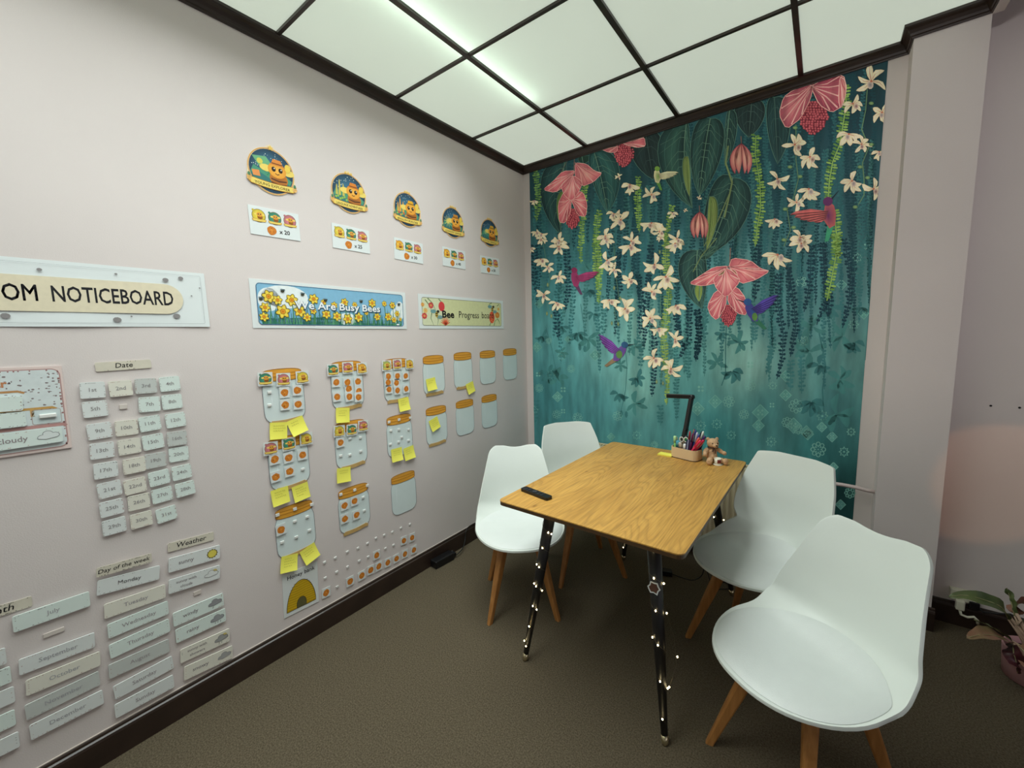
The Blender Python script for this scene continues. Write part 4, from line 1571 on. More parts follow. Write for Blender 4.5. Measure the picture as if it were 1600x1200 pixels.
mk((1030, 1138, 742, 955), Z5, 'paper honey jar, lower one of the fourth column, one note on it')
mk((1178, 1278, 455, 645), Z5, 'paper honey jar, top of the fifth column, note at its lower right', tp=(-.06, .02, -JH / 2 + .004, -JH / 2 + .004))
mk((1190, 1287, 707, 905), Z5, 'empty paper honey jar, lower one of the fifth column', tape=False)
mk((1320, 1405, 442, 627), Z5, 'empty paper honey jar, top of the sixth column', tape=False)
mk((1330, 1413, 682, 862), Z5, 'empty paper honey jar, lower one of the sixth column', tape=False)
mk((1447, 1520, 432, 603), Z5, 'empty paper honey jar standing alone nearest the mural corner', tape=False)

where = {}


def toks(L_, V, jar):
    for k, (x, y) in enumerate(L_):
        token(x, y, V, 'honey token, ' + ORD[k] + ' in reading order, on the ' + jar, off=.0065 + .0022 * (k > 5))


toks([(267, 365), (366, 347), (272, 460), (374, 455)], Z6, 'jar top left')
toks([(190, 885), (298, 872), (407, 850), (198, 1022), (307, 978)], Z6, 'leftmost middle jar')
toks([(205, 543)], Z7, 'leftmost bottom jar')
toks([(768, 335), (847, 352), (670, 285), (758, 285), (840, 278), (677, 398), (770, 397), (842, 400)], Z6, 'second column top jar')
toks([(703, 755)], Z6, 'second column middle jar')
toks([(630, 382), (697, 352), (632, 470), (710, 445)], Z7, 'second column bottom jar')
toks([(1075, 285), (1140, 290), (1077, 237), (1148, 235), (1213, 235), (1082, 340), (1147, 347), (1215, 335)], Z6, 'third column top jar')
SB = [([(50, 210), (172, 205), (175, 310), (62, 318)], Z6, GRN, 'green bee sticker, left on the lid of the top jar, leftmost column'),
      ([(203, 212), (308, 208), (312, 318), (206, 322)], Z6, PNK, 'pinkish bee sticker, centre of the lid, top jar, leftmost column'),
      ([(350, 205), (455, 195), (460, 290), (357, 300)], Z6, YEL, 'yellow bee sticker, right on the lid of the top jar, leftmost column'),
      ([(90, 752), (210, 735), (220, 850), (108, 868)], Z6, PNK, 'pinkish bee sticker, left on the lid of the middle jar, leftmost column'),
      ([(235, 725), (340, 708), (360, 805), (262, 830)], Z6, GRN, 'green bee sticker, centre of the lid, middle jar, leftmost column'),
      ([(380, 688), (478, 670), (490, 765), (390, 783)], Z6, YEL, 'yellow bee sticker, right on the lid of the middle jar, leftmost column'),
      ([(590, 150), (690, 143), (697, 230), (597, 238)], Z6, GRN, 'green bee sticker, left on the lid of the top jar, second column'),
      ([(715, 128), (800, 122), (803, 218), (720, 222)], Z6, PNK, 'pinkish bee sticker, centre of the lid, top jar, second column'),
      ([(830, 140), (905, 128), (912, 218), (835, 225)], Z6, (222, 160, 60), 'amber bee sticker, right on the lid of the top jar, second column'),
      ([(645, 630), (735, 618), (740, 705), (652, 713)], Z6, YEL, 'yellow bee sticker, left on the lid of the middle jar, second column'),
      ([(750, 620), (828, 612), (833, 692), (755, 702)], Z6, GRN, 'green bee sticker, centre of the lid, middle jar, second column'),
      ([(835, 585), (918, 577), (922, 665), (843, 675)], Z6, PNK, 'pinkish bee sticker, right on the lid of the middle jar, second column'),
      ([(1025, 118), (1098, 115), (1100, 195), (1030, 198)], Z6, (170, 180, 96), 'pale green bee sticker, left on the top jar, third column'),
      ([(1113, 108), (1178, 103), (1178, 185), (1118, 190)], Z6, PNK, 'pinkish bee sticker, centre of the top jar lid, third column'),
      ([(1210, 110), (1270, 105), (1272, 180), (1215, 183)], Z6, (206, 170, 60), 'golden bee sticker, right on the top jar lid, third column')]
for q, V, bg, lb in SB:
    bee_card(q, V, bg, lb)
NT = [([(138, 608), (283, 600), (297, 718), (160, 728)], Z6, 'yellow note, left of two under the top jar, leftmost column'),
      ([(283, 600), (410, 540), (443, 658), (325, 707)], Z6, 'tilted yellow note, right of two under the top jar, leftmost column'),
      ([(128, 288), (240, 252), (275, 352), (160, 392)], Z7, 'yellow note, left of two under the middle jar, leftmost column'),
      ([(272, 265), (378, 225), (405, 318), (300, 362)], Z7, 'yellow note, right of two under the middle jar, leftmost column'),
      ([(200, 725), (312, 700), (318, 808), (203, 838)], Z7, 'yellow note hanging over the top left of the beehive poster'),
      ([(325, 690), (415, 632), (470, 708), (378, 782)], Z7, 'strongly tilted yellow note over the top right of the beehive poster'),
      ([(658, 500), (765, 490), (785, 590), (675, 590)], Z6, 'yellow note with writing under the top jar, second column'),
      ([(668, 965), (775, 940), (790, 1055), (683, 1070)], Z6, 'yellow note under the middle jar, second column'),
      ([(1150, 418), (1230, 403), (1248, 492), (1170, 517)], Z6, 'yellow note under the top jar, third column'),
      ([(1090, 820), (1175, 790), (1200, 885), (1110, 905)], Z6, 'yellow note, left of two on the foot of the middle jar, third column'),
      ([(1190, 815), (1260, 785), (1293, 860), (1218, 888)], Z6, 'yellow note, right of two on the foot of the middle jar, third column'),
      ([(1022, 605), (1068, 590), (1085, 650), (1035, 662)], Z5, 'yellow note inside the top jar, fourth column'),
      ([(1385, 600), (1440, 565), (1490, 625), (1440, 657)], Z6, 'tilted yellow note on the lower jar, fourth column'),
      ([(1238, 630), (1275, 613), (1293, 660), (1258, 682)], Z5, 'yellow note at the foot of the top jar, fifth column')]
for q, V, lb in NT:
    note(q, V, lb)

# --- beehive poster
q = [(215, 850), (450, 760), (463, 1035), (230, 1132)]
c, t = centre_tilt(q, *Z7)
hp = wall_thing('beehive_poster', c, R(-2.5), .001)
T(hp, 'white poster of a yellow straw beehive titled Honey bank, low on the wall', 'poster')
sheet('paper', [(-.0815, -.103), (.0815, -.103), (.0815, .103), (-.0815, .103)], .0014, card_white, hp)
A = Art(.0016)
hive = []
for k in range(25):
    a = PI * k / 24
    hive.append((.068 * math.cos(a) * (1 - .08 * math.sin(a)), -.084 + .13 * math.sin(a) ** .9 * (1 if 1 else 0)))
hive = [(-.068, -.084)] + [(x, y) for x, y in hive[::-1]][1:-1] + [(.068, -.084)]
A.poly(hive, (206, 168, 30), 1)
for k in range(11):
    y = -.080 + k * .0115
    w = .068 * math.sqrt(max(0, 1 - ((y + .084) / .135) ** 2.2)) * .97
    A.line([(-w, y + .003), (-w * .4, y - .001), (w * .4, y + .002), (w, y)], .0022, (168, 128, 20), 2)
A.ring(hive, .0026, (52, 46, 30), 3)
A.poly([(-.022, -.084)] + [(.0 + .022 * math.cos(PI - k * PI / 10), -.066 + .030 * math.sin(k * PI / 10)) for k in range(11)] + [(.022, -.084)], (96, 92, 56), 4)
A.ring([(-.022, -.084)] + [(.0 + .022 * math.cos(PI - k * PI / 10), -.066 + .030 * math.sin(k * PI / 10)) for k in range(11)] + [(.022, -.084)], .0018, (52, 46, 30), 5)
A.text('Honey bank', .004, .075, w=.128, h=.025, col=(56, 54, 56), z=2, bold=.01)
A.build('printed_design', hp)

# --- the honey bank tokens beside the poster and the leftover adhesive dots
row3 = [(510, 965), (670, 890), (748, 852), (808, 815), (862, 790), (922, 765), (980, 738), (1037, 707), (1097, 680)]
for k, (x, y) in enumerate(row3):
    token(x, y, Z7, 'honey token, ' + ORD[k] + ' from the left in the bottom row beside the beehive poster', off=.003, tilt=R(-2))
for k, (x, y) in enumerate([(848, 715), (1030, 618), (1085, 598)]):
    token(x, y, Z7, 'honey token, ' + ORD[k] + ' from the left in the short row above the baseboard row', off=.003, tilt=R(-2))
rows_ = ([(500, 765), (573, 735), (653, 695), (725, 670), (788, 638), (845, 603), (900, 583), (955, 562), (1012, 535), (1072, 510)], [(505, 870), (582, 830), (655, 795), (733, 755), (793, 728), (908, 672), (962, 650)], [(585, 928)])
for ri, rw in enumerate(rows_):
    for k, (x, y) in enumerate(rw):
        cc = L1_(x, y, *Z7)
        bm = bmesh.new()
        add_box(bm, (0, 0, .002), (.014, .010, .004), bev=.001)
        me = bpy.data.meshes.new('adhesive_dot')
        bm.to_mesh(me)
        bm.free()
        me.materials.append(adhesive)
        o = wall_thing('adhesive_dot', cc, R(5), .0002, mesh=me)
        T(o, 'bare adhesive dot, ' + (ORD[k] + ' from the left in the ' + ('top', 'second')[ri] + ' row of dots' if ri < 2 else 'the single one between two tokens in the bottom row'), 'adhesive dot', 'bare adhesive dots by the beehive poster')


# ------------------------------------------------------------------ calendar board, date, month, weekday and weather cards
def scatter_marks(A, w, h, n, z, seed, col=(150, 112, 100), edge=True, r=.0012):
    rq = random.Random(seed)
    for k in range(n):
        if edge:
            s_ = rq.random() * 2 * (w + h)
            if s_ < w:
                x, y = -w / 2 + s_, h / 2
            elif s_ < w + h:
                x, y = w / 2, h / 2 - (s_ - w)
            elif s_ < 2 * w + h:
                x, y = w / 2 - (s_ - w - h), -h / 2
            else:
                x, y = -w / 2, -h / 2 + (s_ - 2 * w - h)
            x *= .93
            y *= .86
        else:
            x, y = rq.uniform(-w / 2, w / 2), rq.uniform(-h / 2, h / 2)
        A.poly(circle(x, y, r * rq.uniform(.7, 1.5), 6, r * rq.uniform(.5, 1), rq.uniform(0, 3)), col, z)


def strip_card(name, c, tilt, w, h, label, cat, group, text=None, tcol=(150, 146, 150), th=.0035, off=.004, size=None, body=None, pic=None, two=None, tx=0.0, seed=1, handwritten=False, marks=26):
    o = wall_thing(name, c, tilt, off)
    T(o, label, cat, group)
    bm = bmesh.new()
    add_prism(bm, rounded(w, h, .005 if h < .056 else .006, 3), 0, th)
    obj('card', bm, body or card_white, o)
    if off > .002:
        bm = bmesh.new()
        add_box(bm, (0, 0, -off / 2 + .0002), (.03 if w > .1 else .018, .012, off - .0006))
        obj('adhesive_pad', bm, adhesive, o)
    A = Art(th + .0001)
    mc = (30, 28, 28) if handwritten else ((176, 140, 128), (150, 150, 146), (186, 150, 138))[seed % 3]
    scatter_marks(A, w, h, marks, 1, seed, mc)
    if text:
        if two:
            A.text(text, tx, h * .17, h=size or .010, col=tcol, z=3, bold=.01)
            A.text(two, tx, -h * .20, h=(size or .010), col=tcol, z=3, bold=.01)
        else:
            A.text(text, tx, 0, h=size or .016, col=tcol, z=3, bold=.008 if not handwritten else .004, shear=.15 if handwritten else 0)
    if pic:
        pic(A, w / 2 - .026, 0)
    if len(A.v):
        A.build('printed_text', o)
    return o


DATES = [('1st', 144.3, 609.3), ('2nd', 188, 606.7), ('3rd', 227.2, 602.7), ('4th', 264.5, 599.5), ('5th', 148.3, 638.7), ('7th', 233, 631.5), ('8th', 268.3, 627.5),
         ('9th', 155.2, 672.8), ('10th', 197.3, 668), ('11th', 233.6, 661.3), ('12th', 273.6, 656), ('13th', 159.2, 703.5), ('14th', 201.9, 697.3), ('15th', 238.7, 689.9), ('16th', 275.7, 684.5),
         ('17th', 164.8, 733.9), ('18th', 209.3, 726.7), ('19th', 242.7, 718.7), ('20th', 278.7, 709.3), ('21st', 170.7, 764), ('22nd', 210.7, 758.7), ('23rd', 248, 746.1), ('24th', 283.2, 737.3),
         ('25th', 173.9, 792.8), ('26th', 216.5, 783.5), ('27th', 252.8, 772.8), ('28th', 288.5, 763.2), ('29th', 178.1, 821.3), ('30th', 220.3, 811.5), ('31st', 259.5, 802.7)]
cream_card = mat('cream_card', (228, 225, 212), .45, noise=0.02, nscale=12)
grey_card = mat('grey_card', (200, 204, 200), .45, noise=0.03, nscale=12)
mint_card = mat('mint_white_card', (222, 234, 228), .45, noise=0.02, nscale=12)
rq0 = random.Random(21)
for k, (d, px, py) in enumerate(DATES):
    c = on_left(px, py)
    tl = R(rq0.uniform(-3, 2.5))
    body = card_white
    if d in ('3rd', '19th', '16th'):
        body = grey_card
    elif d in ('22nd', '18th', '10th', '14th', '26th', '30th', '2nd'):
        body = cream_card
    elif px > 225:
        body = mint_card
    strip_card('date_card', c, tl, .0585, .0525, 'small square date card reading ' + d + ' in the grid under the Date label', 'date card', 'date cards on the left wall', d, (150, 146, 146), size=.0150, body=body, seed=k + 40, off=rq0.uniform(.003, .006), marks=22)
for nm, px, py, w, lb in (('date_adhesive', 192.5, 635.5, .02, 'bare square adhesive tab where the 6th date card is missing'), ('month_adhesive', 84, 988, .045, 'bare adhesive strip between the July and September cards'), ('weather_adhesive', 308, 926, .024, 'bare adhesive tab between the sunny with clouds and windy cards')):
    c = on_left(px, py)
    bm = bmesh.new()
    add_box(bm, (0, 0, .0015), (w, .016 if w < .03 else .014, .003), bev=.0008)
    me = bpy.data.meshes.new('adhesive_tab')
    bm.to_mesh(me)
    bm.free()
    me.materials.append(mat('translucent_adhesive', (214, 204, 196), .4))
    T(wall_thing('adhesive_tab', c, R(-2), .0002, mesh=me), lb, 'adhesive tab', 'bare adhesive tabs on the left wall')

kraft = mat('speckled_kraft_label', (214, 207, 190), .5, noise=0.05, nscale=30)
VM = (0, 820, .31667)
c, t = centre_tilt([(547, 97), (888, 80), (892, 130), (552, 158)], 0, 540, .26667)
strip_card('date_label', c, t, .142, .030, 'beige heading label handwritten Date above the date cards', 'heading label', 'handwritten heading labels', 'Date', (20, 20, 22), th=.0015, off=.0015, size=.020, body=kraft, seed=3, handwritten=True, marks=7)
c, t = centre_tilt([(470, 210), (740, 135), (748, 180), (475, 258)], *VM)
strip_card('weekday_label', c, t, .142, .033, 'beige heading label handwritten Day of the week above the Monday card', 'heading label', 'handwritten heading labels', 'Day of the week', (20, 20, 22), th=.0015, off=.009, size=.017, body=kraft, seed=3, handwritten=True, marks=42)
c, t = centre_tilt([(825, 90), (1052, 32), (1055, 75), (828, 138)], *VM)
strip_card('weather_label', c, t, .145, .034, 'beige heading label handwritten Weather above the sunny card', 'heading label', 'handwritten heading labels', 'Weather', (20, 20, 22), th=.0015, off=.0015, size=.022, body=kraft, seed=6, handwritten=True, marks=9)
pr_ = on_left(49.5, 935)
strip_card('month_label', (pr_[0] - .071, pr_[1] - .004), R(-3), .142, .033, 'beige heading label handwritten Month, cut by the left photo edge', 'heading label', 'handwritten heading labels', 'Month', (20, 20, 22), th=.0015, off=.001, size=.024, body=kraft, seed=3, handwritten=True, marks=30)

MONTHS = [('July', [(55, 455), (440, 325), (443, 395), (68, 525)], mint_card), ('September', [(95, 665), (460, 525), (467, 600), (95, 735)], card_white), ('October', [(125, 770), (490, 618), (495, 690), (130, 835)], cream_card),
          ('November', [(120, 890), (485, 715), (493, 785), (130, 958)], grey_card), ('December', [(140, 988), (505, 808), (512, 875), (152, 1058)], card_white)]
for k, (mname, q, body) in enumerate(MONTHS):
    c, t = centre_tilt(q, *VM)
    strip_card('month_card', c, t, .163, .050, 'long white card reading ' + mname + ' in the right column of month cards', 'month card', 'month cards', mname, (172, 172, 176), size=.0165, body=body, seed=70 + k)
for k, (x, y, x2, y2) in enumerate(((20, 600, 32, 660), (50, 690, 52, 762), (66, 790, 72, 858), (70, 900, 75, 975), (85, 1012, 98, 1080))):
    p = L1_((x + x2) / 2 + 2, (y + y2) / 2, *VM)
    strip_card('month_card', (p[0] - .0815, p[1] + (.0 if k else -.003)), R(-2), .163, .050, 'month card cut by the left photo edge, ' + ORD[k] + ' from the top of its column', 'month card', 'month cards at the photo edge', None, body=(card_white, mint_card)[k % 2], seed=90 + k)
WEEK = [('Monday', [(478, 268), (782, 195), (783, 268), (480, 352)], card_white), ('Tuesday', [(510, 392), (812, 290), (815, 355), (515, 460)], cream_card), ('Wednesday', [(520, 490), (828, 370), (832, 435), (535, 560)], mint_card),
        ('Thursday', [(532, 592), (835, 458), (838, 520), (540, 660)], mint_card), ('August', [(533, 688), (830, 560), (833, 620), (535, 760)], grey_card), ('Saturday', [(555, 795), (850, 642), (855, 700), (562, 862)], card_white), ('Sunday', [(562, 885), (853, 735), (857, 795), (568, 952)], card_white)]
for k, (nm, q, body) in enumerate(WEEK):
    c, t = centre_tilt(q, *VM)
    strip_card('weekday_card', c, t, .163, .051, 'long white card reading ' + nm + ' in the column under Day of the week', 'weekday card', 'weekday cards', nm, (164, 158, 160), size=.0165, body=body, seed=100 + k, off=.004)


def cloud(col, out=(96, 96, 98), rain=0, sun=False):
    def f(A, x, y):
        pts = []
        for (cx, cy, rx, ry, a0, a1) in ((-.016, -.003, .010, .008, 200, 80), (-.004, .006, .011, .010, 160, 40), (.010, .001, .010, .008, 110, -60)):
            for k in range(6):
                a = R(a0 + (a1 - a0) * k / 5)
                pts.append((x + cx + rx * math.cos(a), y + cy + ry * math.sin(a)))
        pts.append((x - .01, y - .010))
        if sun:
            A.poly(circle(x + .008, y + .009, .009, 10), (206, 190, 120), 2)
        A.poly(pts, col, 3)
        A.ring(pts, .0012, out, 4)
        for k in range(rain):
            A.line([(x - .010 + k * .009, y - .013), (x - .012 + k * .009, y - .019)], .0016, out, 4)
    return f


def sun(A, x, y):
    for k in range(12):
        a = k * PI / 6
        A.poly(circle(x + .0165 * math.cos(a), y + .0165 * math.sin(a), .0025, 6), (120, 108, 50), 2)
    A.poly(circle(x, y, .0165, 20), (120, 108, 50), 2)
    A.poly(circle(x, y, .0145, 20), (222, 206, 92), 3)


WX = [('sunny', None, [(828, 165), (1082, 92), (1083, 165), (828, 235)], sun, card_white), ('sunny with', 'clouds', [(830, 270), (1080, 195), (1083, 260), (830, 340)], cloud((222, 224, 222), sun=True), card_white),
      ('windy', None, [(850, 430), (1098, 332), (1100, 395), (855, 505)], cloud((150, 150, 152), rain=1), mint_card), ('rainy', None, [(862, 515), (1108, 408), (1112, 470), (868, 582)], cloud((156, 158, 160), rain=3), mint_card),
      ('sunny with', 'showers', [(885, 610), (1128, 505), (1132, 570), (888, 685)], cloud((158, 158, 156), rain=2, sun=True), cream_card), ('snowy', None, [(905, 695), (1142, 590), (1145, 655), (908, 768)], cloud((168, 168, 166), (140, 140, 140)), cream_card)]
for k, (nm, two, q, pic, body) in enumerate(WX):
    c, t = centre_tilt(q, *VM)
    strip_card('weather_card', c, t, .163, .054, 'white weather card reading ' + nm + (' ' + two if two else '') + ' with a small ' + ('sun' if k == 0 else 'cloud') + ' drawing', 'weather card', 'weather cards', nm, (140, 132, 134), size=.0125 if two else .0175, body=body, two=two, pic=pic, tx=-.028, seed=120 + k)

# --- calendar board at the left edge
CW, CH = .40, .262
c = (-2.5505 - CW / 2, 1.243)
cb = wall_thing('calendar_board', c, R(-1.0), .0012)
T(cb, 'rose framed calendar board with card slots, cut by the left photo edge', 'calendar board')
bm = bmesh.new()
add_prism(bm, [(-CW / 2, -CH / 2), (CW / 2, -CH / 2), (CW / 2, CH / 2), (-CW / 2, CH / 2)], 0, .003)
obj('board', bm, mat('pale_pink_board', (226, 206, 200), .45), cb)
A = Art(.0032)
A.poly(rounded(CW - .010, CH - .014, .02, 6), (184, 146, 142), 1)
A.poly(rounded(CW - .016, CH - .020, .017, 6), (214, 222, 222), 2)
rq = random.Random(5)
for k in range(260):
    x, y = rq.uniform(-.17, .185), rq.uniform(-.05, .115)
    A.poly(circle(x, y, rq.uniform(.0014, .0042), 6, rq.uniform(.001, .0028), rq.uniform(0, 3)), (138, 124, 124), 3)
for k in range(60):
    s_ = rq.uniform(0, 1)
    A.poly(circle(CW / 2 - .010 if k % 2 else -CW / 2 + CW * s_, (CH / 2 - .012) if not k % 2 else -CH / 2 + CH * s_, rq.uniform(.0015, .003), 6), (160, 118, 116), 3)
r0 = CW / 2
A.text('Calendar', r0 - .112, .083, h=.026, col=(198, 134, 92), z=5, bold=.03, align='r')
A.line([(r0 - .3, .060), (r0 - .095, .060), (r0 - .082, .054)], .006, (190, 140, 90), 5)
A.line([(r0 - .4, .004), (r0 - .03, .004), (r0 - .022, -.002)], .007, (200, 156, 88), 5)
A.line([(r0 - .4, -.052), (r0 - .012, -.052), (r0 - .006, -.058)], .010, (184, 138, 134), 5)
A.line([(r0 - .072, .004), (r0 - .072, -.02)], .008, (206, 164, 96), 6)
A.poly(rounded(.060, .044, .005, 3, r0 - .052 + .008, -.023), (206, 218, 218), 6)
A.ring(rounded(.060, .044, .005, 3, r0 - .052 + .008, -.023), .001, (176, 140, 130), 7)
A.build('printed_design', cb)
bm = bmesh.new()
add_box(bm, (r0 - .042, -.021, .0065), (.036, .012, .006), bev=.002)
obj('adhesive_strip', bm, adhesive, cb)


def on_board(u, v):
    a = R(-1.0)
    return (c[0] + u * math.cos(a) - v * math.sin(a), c[1] + u * math.sin(a) + v * math.cos(a))


strip_card('calendar_card', on_board(r0 - .118 - .02, .026), R(-3), .10, .043, 'blank white card in the upper slot of the calendar board', 'calendar card', 'cards on the calendar board', None, off=.0075, body=mint_card, seed=201)
strip_card('calendar_card', on_board(r0 - .118 - .018, -.023), R(-1), .10, .043, 'blank white card in the second slot of the calendar board', 'calendar card', 'cards on the calendar board', None, off=.0075, body=mint_card, seed=202)
strip_card('calendar_card', on_board(r0 - .012 - .105, -.084), R(0), .20, .048, 'long white card reading cloudy with a cloud outline on the calendar board', 'calendar card', 'cards on the calendar board', 'cloudy', (150, 140, 142), size=.019, off=.0075, body=mint_card, seed=203, pic=cloud((222, 228, 226)), tx=.0)

# ------------------------------------------------------------------ chairs
import numpy as np


def hinterp(s, xs, ys):
    xs = np.array(xs, float)
    ys = np.array(ys, float)
    m_ = np.gradient(ys, xs)
    i = np.clip(np.searchsorted(xs, s) - 1, 0, len(xs) - 2)
    h = xs[i + 1] - xs[i]
    t = np.clip((s - xs[i]) / h, 0, 1)
    return (2 * t**3 - 3 * t**2 + 1) * ys[i] + (t**3 - 2 * t**2 + t) * h * m_[i] + (-2 * t**3 + 3 * t**2) * ys[i + 1] + (t**3 - t**2) * h * m_[i + 1]


def shell_grid(p, ns, nt, lift=0.0):
    pts = np.array([(p['yf'], p['zs']), (p['yf'] - .05, p['zs'] - .005), (.05, p['zs'] - .022), (-.08, p['zs'] - .02), (p['yb'] + .07, p['zs']), (p['yb'] + .015, p['zs'] + .045), (p['yb'] - .01, p['zs'] + .11),
                    (p['yb'] + (p['yt'] - p['yb']) * .45, p['zs'] + .11 + (p['H'] - p['zs'] - .11) * .45), (p['yt'], p['H'])])
    d = np.r_[0, np.cumsum(np.hypot(*np.diff(pts, axis=0).T))]
    L = d[-1]
    t = np.sin(np.linspace(-np.pi / 2, np.pi / 2, nt))
    ws_s = [0, d[2], d[4], d[5], d[6], (d[6] + L) / 2, L]
    ws_w = [p['wseat'] * p['ff'], p['wseat'], p['wseat'] * .97, p['wbend'], p['wwaist'], p['wmid'], p['wtop']]
    cs_w = [.004, p['curls'], p['curls'] * 1.6, p['curlb'], p['curlb'], (p['curlb'] + p['curlt']) / 2, p['curlt']]
    a = np.abs(t)
    sf = d[2] * 1.1 * (1 - np.sqrt(np.maximum(0, 1 - a ** p['pf'])))
    st = L - p['dip'] * np.cos(np.pi * np.minimum(a / .95, 1)) * .5 - p['rt'] * (1 - np.sqrt(np.maximum(0, 1 - np.clip((a - .5) / .5, 0, 1) ** 2.6)))

    def P3(s, t):
        a = np.abs(t)
        s = np.clip(s, 1e-4, L - 1e-4)
        y = hinterp(s, d, pts[:, 0])
        z = hinterp(s, d, pts[:, 1])
        e = .055
        ty = hinterp(np.minimum(s + e, L), d, pts[:, 0]) - hinterp(np.maximum(s - e, 0), d, pts[:, 0])
        tz = hinterp(np.minimum(s + e, L), d, pts[:, 1]) - hinterp(np.maximum(s - e, 0), d, pts[:, 1])
        n = np.hypot(ty, tz)
        ny, nz = tz / n, -ty / n
        ny, nz = -np.abs(ny) * -1, np.abs(nz)
        c = hinterp(s, ws_s, cs_w) * a ** 2.2 + lift
        return np.stack([hinterp(s, ws_s, ws_w) * t, y + ny * c, z + nz * c], 1)
    V = []
    for k in np.linspace(0, 1, ns):
        V.append(P3(sf + (st - sf) * k, t))
    return np.array(V), P3, d


TULIP = {'zs': 0.4219, 'H': 0.7836, 'yf': 0.2671, 'yb': -0.1838, 'yt': -0.2832, 'wseat': 0.2327, 'wbend': 0.2167, 'wwaist': 0.2048, 'wmid': 0.175, 'wtop': 0.1459, 'curls': 0.0389, 'curlb': 0.068, 'curlt': 0.0217, 'dip': 0.0194, 'rt': 0.0646, 'ff': 0.924, 'pf': 2.331, 'fx': 0.1715, 'fy': 0.1882}
NOTCH = {'zs': 0.4472, 'H': 0.8526, 'yf': 0.2727, 'yb': -0.1956, 'yt': -0.2772, 'wseat': 0.2379, 'wbend': 0.1684, 'wwaist': 0.1936, 'wmid': 0.1904, 'wtop': 0.1532, 'curls': 0.0249, 'curlb': 0.0771, 'curlt': 0.0225, 'dip': -0.0135, 'rt': 0.0148, 'ff': 0.8934, 'pf': 2.1915, 'fx': 0.1989, 'fy': 0.1749}
shell_white = mat('white_moulded_plastic', (222, 228, 222), .36, noise=0.01, nscale=6, spec=.45)
seat_pad = mat('pale_grey_leatherette', (214, 219, 216), .45, noise=0.035, nscale=5, bump=.12, bscale=330)
beech = mat('beech_wood', (178, 124, 68), .45, color2=(150, 100, 50), nscale=6, stretch=(12, 12, 1.2))


def make_chair(name, p, label, x, y, heading, cutback):
    V, P3, d = shell_grid(p, 46, 31)
    root = empty(name, (x, y, 0), (0, 0, R(heading - 90)), label=label, cat='chair', group='white shell chairs round the table')
    bm = bmesh.new()
    vs = [[bm.verts.new(tuple(q)) for q in row] for row in V]
    for i in range(len(vs) - 1):
        for k in range(len(vs[0]) - 1):
            try:
                bm.faces.new((vs[i][k], vs[i][k + 1], vs[i + 1][k + 1], vs[i + 1][k]))
            except ValueError:
                pass
    sh = obj('seat_shell', bm, shell_white, root, True)
    so = sh.modifiers.new('thickness', 'SOLIDIFY')
    so.thickness = .010
    so.offset = 1
    bv = sh.modifiers.new('soft_rim', 'BEVEL')
    bv.width = .0035
    bv.segments = 3
    bv.limit_method = 'ANGLE'
    bv.angle_limit = R(50)
    # padded cushion lying in the seat
    bm = bmesh.new()
    s0, s1 = .014, d[4] + .055
    cs = (s0 + s1) / 2
    hs = (s1 - s0) / 2
    NR, NA = 14, 56
    rings = []
    for j in range(1, NR + 1):
        r_ = j / NR
        ring = []
        for k in range(NA):
            a = 2 * PI * k / NA
            ex = 2.25
            ca, sa = math.cos(a), math.sin(a)
            rad = 1 / (abs(ca) ** ex + abs(sa) ** ex) ** (1 / ex)
            s_ = cs + hs * r_ * rad * sa
            t_ = r_ * rad * ca * .945
            up = .005 + .013 * (1 - r_ ** 5) if j < NR else .001
            q = P3(np.array([s_]), np.array([t_]))[0]
            q2 = P3(np.array([s_ + .004]), np.array([t_]))[0]
            tang = Vector(q2 - q).normalized()
            nrm = Vector((0, -tang.z, tang.y))
            if nrm.z < 0:
                nrm = -nrm
            ring.append(bm.verts.new(Vector(q) + nrm * up))
        rings.append(ring)
    qc = P3(np.array([cs]), np.array([0.0]))[0]
    cv = bm.verts.new(Vector(qc) + Vector((0, 0, .018)))
    for k in range(NA):
        bm.faces.new((cv, rings[0][k], rings[0][(k + 1) % NA]))
    for j in range(NR - 1):
        for k in range(NA):
            bm.faces.new((rings[j][k], rings[j + 1][k], rings[j + 1][(k + 1) % NA], rings[j][(k + 1) % NA]))
    obj('seat_cushion', bm, seat_pad, root, True)
    # splayed square beech legs and the crossed frame under the seat
    fx, fy = p['fx'], p['fy']
    ztop = p['zs'] - .040
    for sx in (1, -1):
        for sy in (1, -1):
            bm = bmesh.new()
            foot = Vector((sx * fx, sy * fy, 0))
            top = Vector((sx * .085, sy * .085 - .005, ztop))
            ax = (top - foot).normalized()
            rot = ax.to_track_quat('Z', 'Y').to_matrix()
            ang = math.atan2(sy, sx)
            rz = Matrix.Rotation(ang, 3, 'Z')
            prof = [(0, .0125), (.25, .0155), (.55, .020), (.85, .0225), (1, .0225)]
            rows = []
            for t_, hw_ in prof:
                cc = foot + (top - foot) * t_
                row = []
                for (u, v) in rounded(hw_ * 2, hw_ * 1.7, hw_ * .35, 2):
                    w = rz @ Vector((u, v, 0))
                    row.append(bm.verts.new(cc + w))
                rows.append(row)
            n = len(rows[0])
            for i in range(len(rows) - 1):
                for k in range(n):
                    bm.faces.new((rows[i][k], rows[i][(k + 1) % n], rows[i + 1][(k + 1) % n], rows[i + 1][k]))
            bm.faces.new(rows[0][::-1])
            bm.faces.new(rows[-1])
            obj('leg', bm, beech, root)
    for a_ in (45, -45):
        box('cross_rail', (0, -.005, ztop - .004), (.25, .030, .024), beech, root, rot=Matrix.Rotation(R(a_), 3, 'Z'), bev=.003)
    bm = bmesh.new()
    add_lathe(bm, [(.052, ztop + .006), (.055, ztop + .010), (.055, ztop + .016), (.0, ztop + .018)], 20)
    obj('mounting_plate', bm, mat('black_metal', (22, 21, 22), .4), root)
    return root


